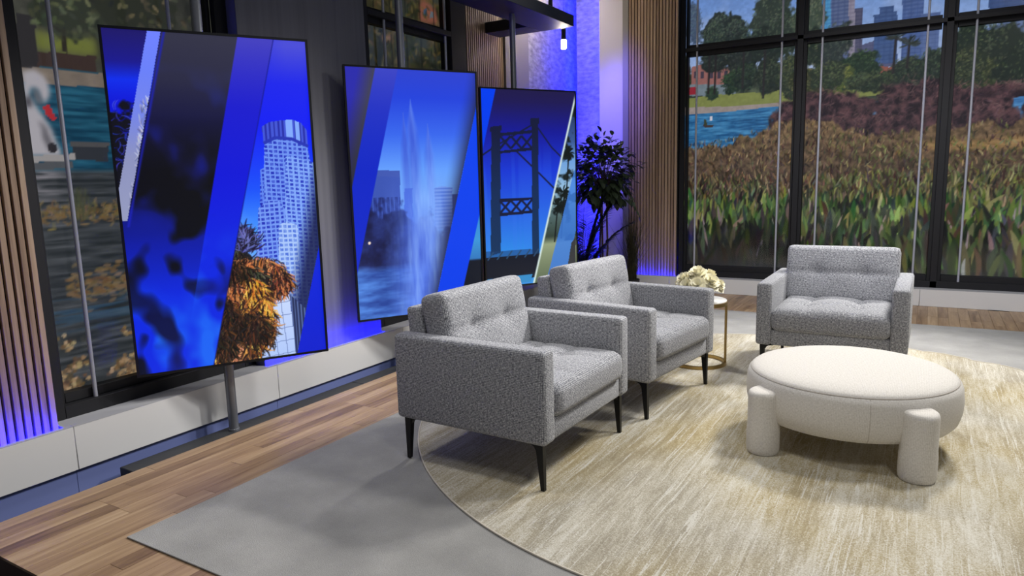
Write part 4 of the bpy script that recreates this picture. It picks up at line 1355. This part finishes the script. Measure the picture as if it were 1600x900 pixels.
def make_chair(label, mat):
    t = tag(empty('armchair'), label, 'armchair', 'grey tufted armchairs')
    W, D, z0, z1, AT = .978, .922, .236, .695, .108
    for s in (-1, 1):
        bm = bmesh.new()
        add_box(bm, -D / 2, D / 2, s * W / 2 - (AT if s > 0 else 0), s * W / 2 + (AT if s < 0 else 0), z0, z1, .024, 4)
        arm = obj('arm', finish(bm, 'arm', 50, True), mat, t)
    # base rail between the arms
    bm = bmesh.new()
    add_box(bm, -.40, D / 2 - .012, -W / 2 + AT - .004, W / 2 - AT + .004, z0 + .002, .352, .014, 2)
    obj('base_rail', finish(bm, 'base_rail', 50, True), mat, t)
    # leaning back shell
    bm = bmesh.new()
    add_box(bm, -.055, .055, -W / 2 + AT + .008, W / 2 - AT - .008, .0, .57, .022, 3)
    bmesh.ops.rotate(bm, cent=(0, 0, 0), matrix=Matrix.Rotation(math.radians(-5), 3, 'Y'), verts=bm.verts)
    bmesh.ops.translate(bm, vec=(-.362, 0, .255), verts=bm.verts)
    obj('back_shell', finish(bm, 'back_shell', 50, True), mat, t)
    # seat cushion
    me = cushion(.735, W - 2 * AT - .004, .165, .045, 34, [(-.12, -.16), (-.12, .16), (.10, -.16), (.10, .16)], .036, .046, [(0, -.12), (0, .10), (1, -.16), (1, .16)])
    obj('seat_cushion', me, mat, t, (.105, 0, .427))
    # back cushion, tufted face forward
    me = cushion(.17, W - 2 * AT + .012, .42, .034, 34, [(-.16, .01), (.16, .01)], .020, .044, [(1, .01)], axis=0)
    obj('back_cushion', me, mat, t, (-.235, 0, .688), (0, math.radians(-12), 0))
    # blade legs with a gusset at the top
    for sx in (-1, 1):
        for sy in (-1, 1):
            bm = bmesh.new()
            x, y = sx * (D / 2 - .052), sy * (W / 2 - .045)
            prof = [(z0 + .004, .021, .017), (z0 - .03, .019, .016), (.10, .014, .013), (0, .010, .010)]
            rings = []
            for z, a, b in prof:
                ox = (sx * .012) * (1 - z / z0)
                rings.append([bm.verts.new((x + ox + a * i, y + b * j, z)) for i, j in ((-1, -1), (1, -1), (1, 1), (-1, 1))])
            for p_, q_ in zip(rings, rings[1:]):
                for k in range(4):
                    bm.faces.new((p_[k], p_[(k + 1) % 4], q_[(k + 1) % 4], q_[k]))
            bm.faces.new(rings[0])
            bm.faces.new(rings[-1][::-1])
            # curved gussets to both inner sides
            for ax in (0, 1):
                s = -sx if ax == 0 else -sy
                pts = [(0, z0 + .003), (.075, z0 + .003), (.075, z0 - .005), (.045, z0 - .009), (.03, z0 - .018), (.021, z0 - .034), (0, z0 - .036)]
                lo, hi = [], []
                for d_, z in pts:
                    if ax == 0:
                        lo.append(bm.verts.new((x + s * d_, y - .012, z)))
                        hi.append(bm.verts.new((x + s * d_, y + .012, z)))
                    else:
                        lo.append(bm.verts.new((x - .012, y + s * d_, z)))
                        hi.append(bm.verts.new((x + .012, y + s * d_, z)))
                bm.faces.new(lo)
                bm.faces.new(hi[::-1])
                for k in range(len(pts)):
                    k2 = (k + 1) % len(pts)
                    bm.faces.new((lo[k], lo[k2], hi[k2], hi[k]))
            obj('leg', finish(bm, 'leg', 30), M['leg'], t)['label'] = 'slim black tapered leg'
    return t


ch = make_chair('grey tweed armchair nearest the camera, in front of the tower screen', M['chair'])
ch.location = (-1.921, 3.228, RZ)
ch.rotation_euler.z = -.033
c2 = copy_tree(ch)
c2.location = (-1.778, 4.441, RZ)
c2.rotation_euler.z = -.137
c2['label'] = 'grey tweed armchair in the middle, between its twin and the gold side table'
c3 = copy_tree(ch)
c3.location = (-.553, 5.655, RZ)
c3.rotation_euler.z = -1.574
c3['label'] = 'grey tweed armchair behind the round ottoman, facing the camera'

# ================================================================ OTTOMAN
OX, OY = -.322, 4.138
t = tag(empty('ottoman', (OX, OY, RZ)), 'round cream linen ottoman on thick padded legs', 'ottoman')
R0 = .530
prof = [(0, .447), (.15, .446), (.30, .441), (.40, .434), (.46, .424), (.495, .412), (.512, .4005), (.514, .395), (.5155, .3925), (.526, .384), (R0 + .004, .36), (R0 + .010, .30), (R0 + .006, .24), (R0 - .008, .19), (R0 - .03, .164), (R0 - .07, .153), (0, .150)]
bm = bmesh.new()
add_lathe(bm, prof, 72)
for v in bm.verts:
    pass
bm.normal_update()
l = bm.loops.layers.uv.verify()
for f in bm.faces:
    c = f.calc_center_median()
    flat = c.z > .402 or c.z < .156
    a0 = math.atan2(c.y, c.x)
    for lp in f.loops:
        co = lp.vert.co
        if flat:
            lp[l].uv = (co.x, co.y)
        else:
            a = math.atan2(co.y, co.x)
            if a - a0 > PI:
                a -= 2 * PI
            if a - a0 < -PI:
                a += 2 * PI
            lp[l].uv = (a * R0, co.z)
obj('seat_body', finish(bm, 'seat_body', 60), M['cream'], t)
tube('top_seam', [(.5145 * math.cos(2 * PI * k / 96), .5145 * math.sin(2 * PI * k / 96), .3955) for k in range(97)], .0019, M['piping'], t, 6)
a = math.radians(-75)
tube('side_seam', [((R0 + dr) * math.cos(a), (R0 + dr) * math.sin(a), z) for z, dr in ((.39, -.010), (.36, .0035), (.30, .0095), (.24, .0055), (.19, -.0085), (.165, -.03))], .0016, M['piping'], t, 6)
for k, ang in enumerate((226.8, 309.5, 46.8, 129.5)):
    a = math.radians(ang)
    bm = bmesh.new()
    rl = .083
    add_lathe(bm, [(0, .352), (rl * .55, .3515), (rl * .80, .349), (rl * .92, .343), (rl * .975, .333), (rl * .985, .32), (rl * .985, .28), (rl * .985, .16), (rl * 1.02, .12), (rl * 1.02, .03), (rl * .99, .012), (rl * .92, .002), (0, 0)], 32)
    # the pad top falls away from the seat
    for v in bm.verts:
        if v.co.z > .3:
            v.co.z -= .10 * max(0, v.co.x * math.cos(a) + v.co.y * math.sin(a) + .02)
    box_uv(bm)
    obj('leg', finish(bm, 'leg', 50), M['cream'], t, (.545 * math.cos(a), .545 * math.sin(a), 0))

# ================================================================ SIDE TABLE AND FLOWERS
TX, TY = -1.505, 5.365
t = tag(empty('side_table', (TX, TY, RZ)), 'small round side table with gold frame and white marble top', 'side table')


def ring(bm, r0, r1, z0, z1, n=64):
    add = []
    for r, z in ((r0, z0), (r1, z0), (r1, z1), (r0, z1)):
        add.append([bm.verts.new((r * math.cos(2 * PI * k / n), r * math.sin(2 * PI * k / n), z)) for k in range(n)])
    for q in range(4):
        for k in range(n):
            bm.faces.new((add[q][k], add[q][(k + 1) % n], add[(q + 1) % 4][(k + 1) % n], add[(q + 1) % 4][k]))


TR = .213
bm = bmesh.new()
ring(bm, TR - .022, TR, 0, .024)
obj('base_ring', finish(bm, 'base_ring', 40), M['gold'], t)
bm = bmesh.new()
ring(bm, TR - .016, TR, .478, .506)
obj('top_ring', finish(bm, 'top_ring', 40), M['gold'], t)
for ang in (8, 128, 248):
    a = math.radians(ang)
    bm = bmesh.new()
    add_box(bm, -.009, .009, -.011, .011, .0, .485, .002, 1)
    obj('post', finish(bm, 'post'), M['gold'], t, ((TR - .010) * math.cos(a), (TR - .010) * math.sin(a), .0), (0, 0, a))
lathe('table_top', [(0, .494), (TR - .012, .494), (TR - .006, .500), (TR - .006, .512), (TR - .01, .515), (0, .515)], M['marble'], t, 64)

t = tag(empty('flower_bowl', (-1.475, 5.23, RZ + .515)), 'cream flowers in a low white bowl on the side table', 'flowers')
lathe('bowl', [(0, 0), (.045, 0), (.06, .02), (.075, .06), (.072, .10), (.066, .10), (.068, .06), (.05, .02), (0, .012)], M['marble'], t, 28)
rnd = random.Random(12)


def bloom(cx, cy, cz, r, tilt):
    bm = bmesh.new()
    for layer, (n, rr, up) in enumerate(((11, 1.0, .12), (10, .82, .38), (8, .6, .62), (6, .36, .82))):
        for k in range(n):
            a = 2 * PI * (k + .5 * (layer % 2)) / n + rnd.uniform(-.12, .12)
            L = r * rr * rnd.uniform(.9, 1.08)
            wv = r * .30 * (1.0 if layer < 3 else .8)
            d = Vector((math.cos(a), math.sin(a), 0))
            s = Vector((-d.y, d.x, 0))
            rows = []
            for q, (f, ww, h) in enumerate(((.08, .35, 0), (.45, 1.0, .10), (.8, .95, .14), (1.0, .35, .10))):
                c = d * (L * f) + Vector((0, 0, r * up * f ** .7 + r * h * .6))
                lift = r * .06
                rows.append([bm.verts.new(c - s * wv * ww + Vector((0, 0, lift))), bm.verts.new(c), bm.verts.new(c + s * wv * ww + Vector((0, 0, lift)))])
            for p_, q_ in zip(rows, rows[1:]):
                for m_ in range(2):
                    bm.faces.new((p_[m_], p_[m_ + 1], q_[m_ + 1], q_[m_]))
    bmesh.ops.rotate(bm, cent=(0, 0, 0), matrix=Matrix.Rotation(tilt[0], 3, 'X') @ Matrix.Rotation(tilt[1], 3, 'Y'), verts=bm.verts)
    obj('bloom', finish(bm, 'bloom', 80), M['flower'], t, (cx, cy, cz))


for x, y, z, r, tl in ((0, -.02, .19, .085, (.25, 0)), (-.075, -.03, .155, .075, (.5, -.6)), (.08, -.03, .15, .075, (.5, .6)), (-.03, .06, .17, .075, (-.4, -.2)), (.05, .05, .175, .07, (-.4, .3)),
                    (.02, -.085, .14, .07, (.95, .1)), (-.05, -.08, .135, .06, (.95, -.4)), (.115, .02, .125, .06, (.1, .95)), (-.115, .02, .12, .06, (.1, -.95))):
    bloom(x * 1.1, y * 1.1, z, r * 1.15, tl)

# ================================================================ PLANTS
rnd = random.Random(31)


def add_leaf(bm, p, d, L, w, fold=.15, droop=.2):
    d = Vector(d).normalized()
    s = d.cross(Vector((0, 0, 1)))
    if s.length < .05:
        s = Vector((1, 0, 0))
    s = s.normalized()
    up = s.cross(d).normalized()
    rows = []
    for f, ww in ((0, .05), (.3, .85), (.6, .9), (.85, .5), (1.0, .03)):
        c = Vector(p) + d * (L * f) - Vector((0, 0, droop * L * f * f))
        rows.append([bm.verts.new(c - s * w * ww + up * fold * w * ww), bm.verts.new(c), bm.verts.new(c + s * w * ww + up * fold * w * ww)])
    for a, b in zip(rows, rows[1:]):
        for k in range(2):
            bm.faces.new((a[k], a[k + 1], b[k + 1], b[k]))


def planter(t, r, h):
    lathe('pot', [(0, 0), (r * .8, 0), (r, h), (r * .92, h), (r * .88, h * .8), (0, h * .8)], M['pot'], t, 28)


# small leafy tree
t = tag(empty('ficus_tree', (-3.50, 8.12, 0)), 'small leafy indoor tree with thin stems in the corner right of the bridge screen', 'plant')
planter(t, .15, .27)
tops = []
for k, (dx, dy, h) in enumerate(((-.05, 0, 1.30), (.03, .03, 1.34), (.0, -.05, 1.25))):
    tube('trunk', [(dx * .4, dy * .4, .2), (dx * 1.2, dy, .6), (dx * .8, dy * 1.2, 1.0), (dx * 1.4, dy, h)], [.014, .013, .012, .009], M['bark'], t, 8)
bm = bmesh.new()
bb = bmesh.new()
clusters = []
for _ in range(72):
    while True:
        q = Vector((rnd.uniform(-1, 1), rnd.uniform(-1, 1), rnd.uniform(-1, 1)))
        if .35 < q.length < 1:
            break
    c = Vector((q.x * .38 - .03, q.y * .30, 1.57 + q.z * .36))
    clusters.append(c)
    base = Vector((0, 0, 1.2 + .25 * rnd.random()))
    add_tube(bb, [base, (base + c) / 2 + Vector((0, 0, .04)), c], [.006, .004, .002], 5)
for c in clusters:
    for _ in range(11):
        p = c + Vector((rnd.gauss(0, .055), rnd.gauss(0, .055), rnd.gauss(0, .055)))
        d = (p - Vector((0, 0, 1.5))).normalized() + Vector((rnd.uniform(-.8, .8), rnd.uniform(-.8, .8), rnd.uniform(-.9, .3)))
        add_leaf(bm, p, d, rnd.uniform(.085, .125), rnd.uniform(.030, .042), .2, .25)
# a trailing sprig on the right
for k in range(12):
    p = Vector((.30 + .015 * k, -.02, 1.40 - .035 * k))
    add_leaf(bm, p, (rnd.uniform(-.6, 1), rnd.uniform(-.6, .6), -.8), .075, .022)
o = obj('foliage', finish(bm, 'foliage', 80), M['leaf'], t)
o['kind'] = 'stuff'
obj('branches', finish(bb, 'branches', 60), M['bark'], t)['kind'] = 'stuff'

# dark palm beside it
t = tag(empty('potted_palm', (-3.62, 7.72, 0)), 'dark feathery palm low behind the bridge screen edge', 'plant')
planter(t, .13, .24)


def frond(az, L, rise, sag):
    bm = bmesh.new()
    pts = []
    for k in range(15):
        f = k / 14
        r = L * f * (.55 + .25 * f)
        pts.append(Vector((math.cos(az) * r, math.sin(az) * r, .22 + rise * f - sag * f * f)))
    add_tube(bm, pts, [.006 * (1 - .7 * k / 14) for k in range(15)], 5)
    for k in range(3, 15):
        d = (pts[k] - pts[k - 1]).normalized()
        s = d.cross(Vector((0, 0, 1))).normalized()
        for m_ in (0, .33, .66):
            p = pts[k] - (pts[k] - pts[k - 1]) * m_
            for sg in (-1, 1):
                add_leaf(bm, p, s * sg + d * .8 + Vector((0, 0, rnd.uniform(-.2, .15))), .25 * (1 - .45 * k / 15) * rnd.uniform(.85, 1.1), .015, .2, .2)
    obj('frond', finish(bm, 'frond', 80), M['palm'], t)


for az, L, rise, sag in ((.15, .75, 1.0, .28), (.9, .5, 1.15, .25), (-.6, .5, .75, .3), (1.8, .4, 1.0, .3), (2.8, .4, .9, .35), (-1.6, .4, .95, .3), (-.1, .45, .55, .25), (.5, .35, 1.25, .2), (-1.0, .3, 1.15, .15)):
    frond(az, L, rise, sag)

# tall dry grass plant
t = tag(empty('grass_plant', (-3.19, 8.28, 0)), 'tall dark ornamental grass in a pot against the back slat panel', 'plant')
planter(t, .10, .20)
bm = bmesh.new()
for _ in range(170):
    a = rnd.uniform(0, 2 * PI)
    sp = abs(rnd.gauss(0, .13))
    h = rnd.uniform(.65, 1.12) * (1 - .5 * sp)
    b = Vector((rnd.gauss(0, .025), rnd.gauss(0, .025), .15))
    d = Vector((math.cos(a), math.sin(a), 0))
    s = Vector((-d.y, d.x, 0)) if rnd.random() < .5 else Vector((1, 0, 0))
    prev = None
    for k in range(6):
        f = k / 5
        c = b + d * (sp * f ** 1.7 * 1.15) + Vector((0, 0, (h - .15) * f))
        w = .0038 * (1 - f) + .0008
        row = (bm.verts.new(c - s * w), bm.verts.new(c + s * w))
        if prev:
            bm.faces.new((prev[0], prev[1], row[1], row[0]))
        prev = row
obj('blades', finish(bm, 'blades', 80), M['grass'], t)['kind'] = 'stuff'
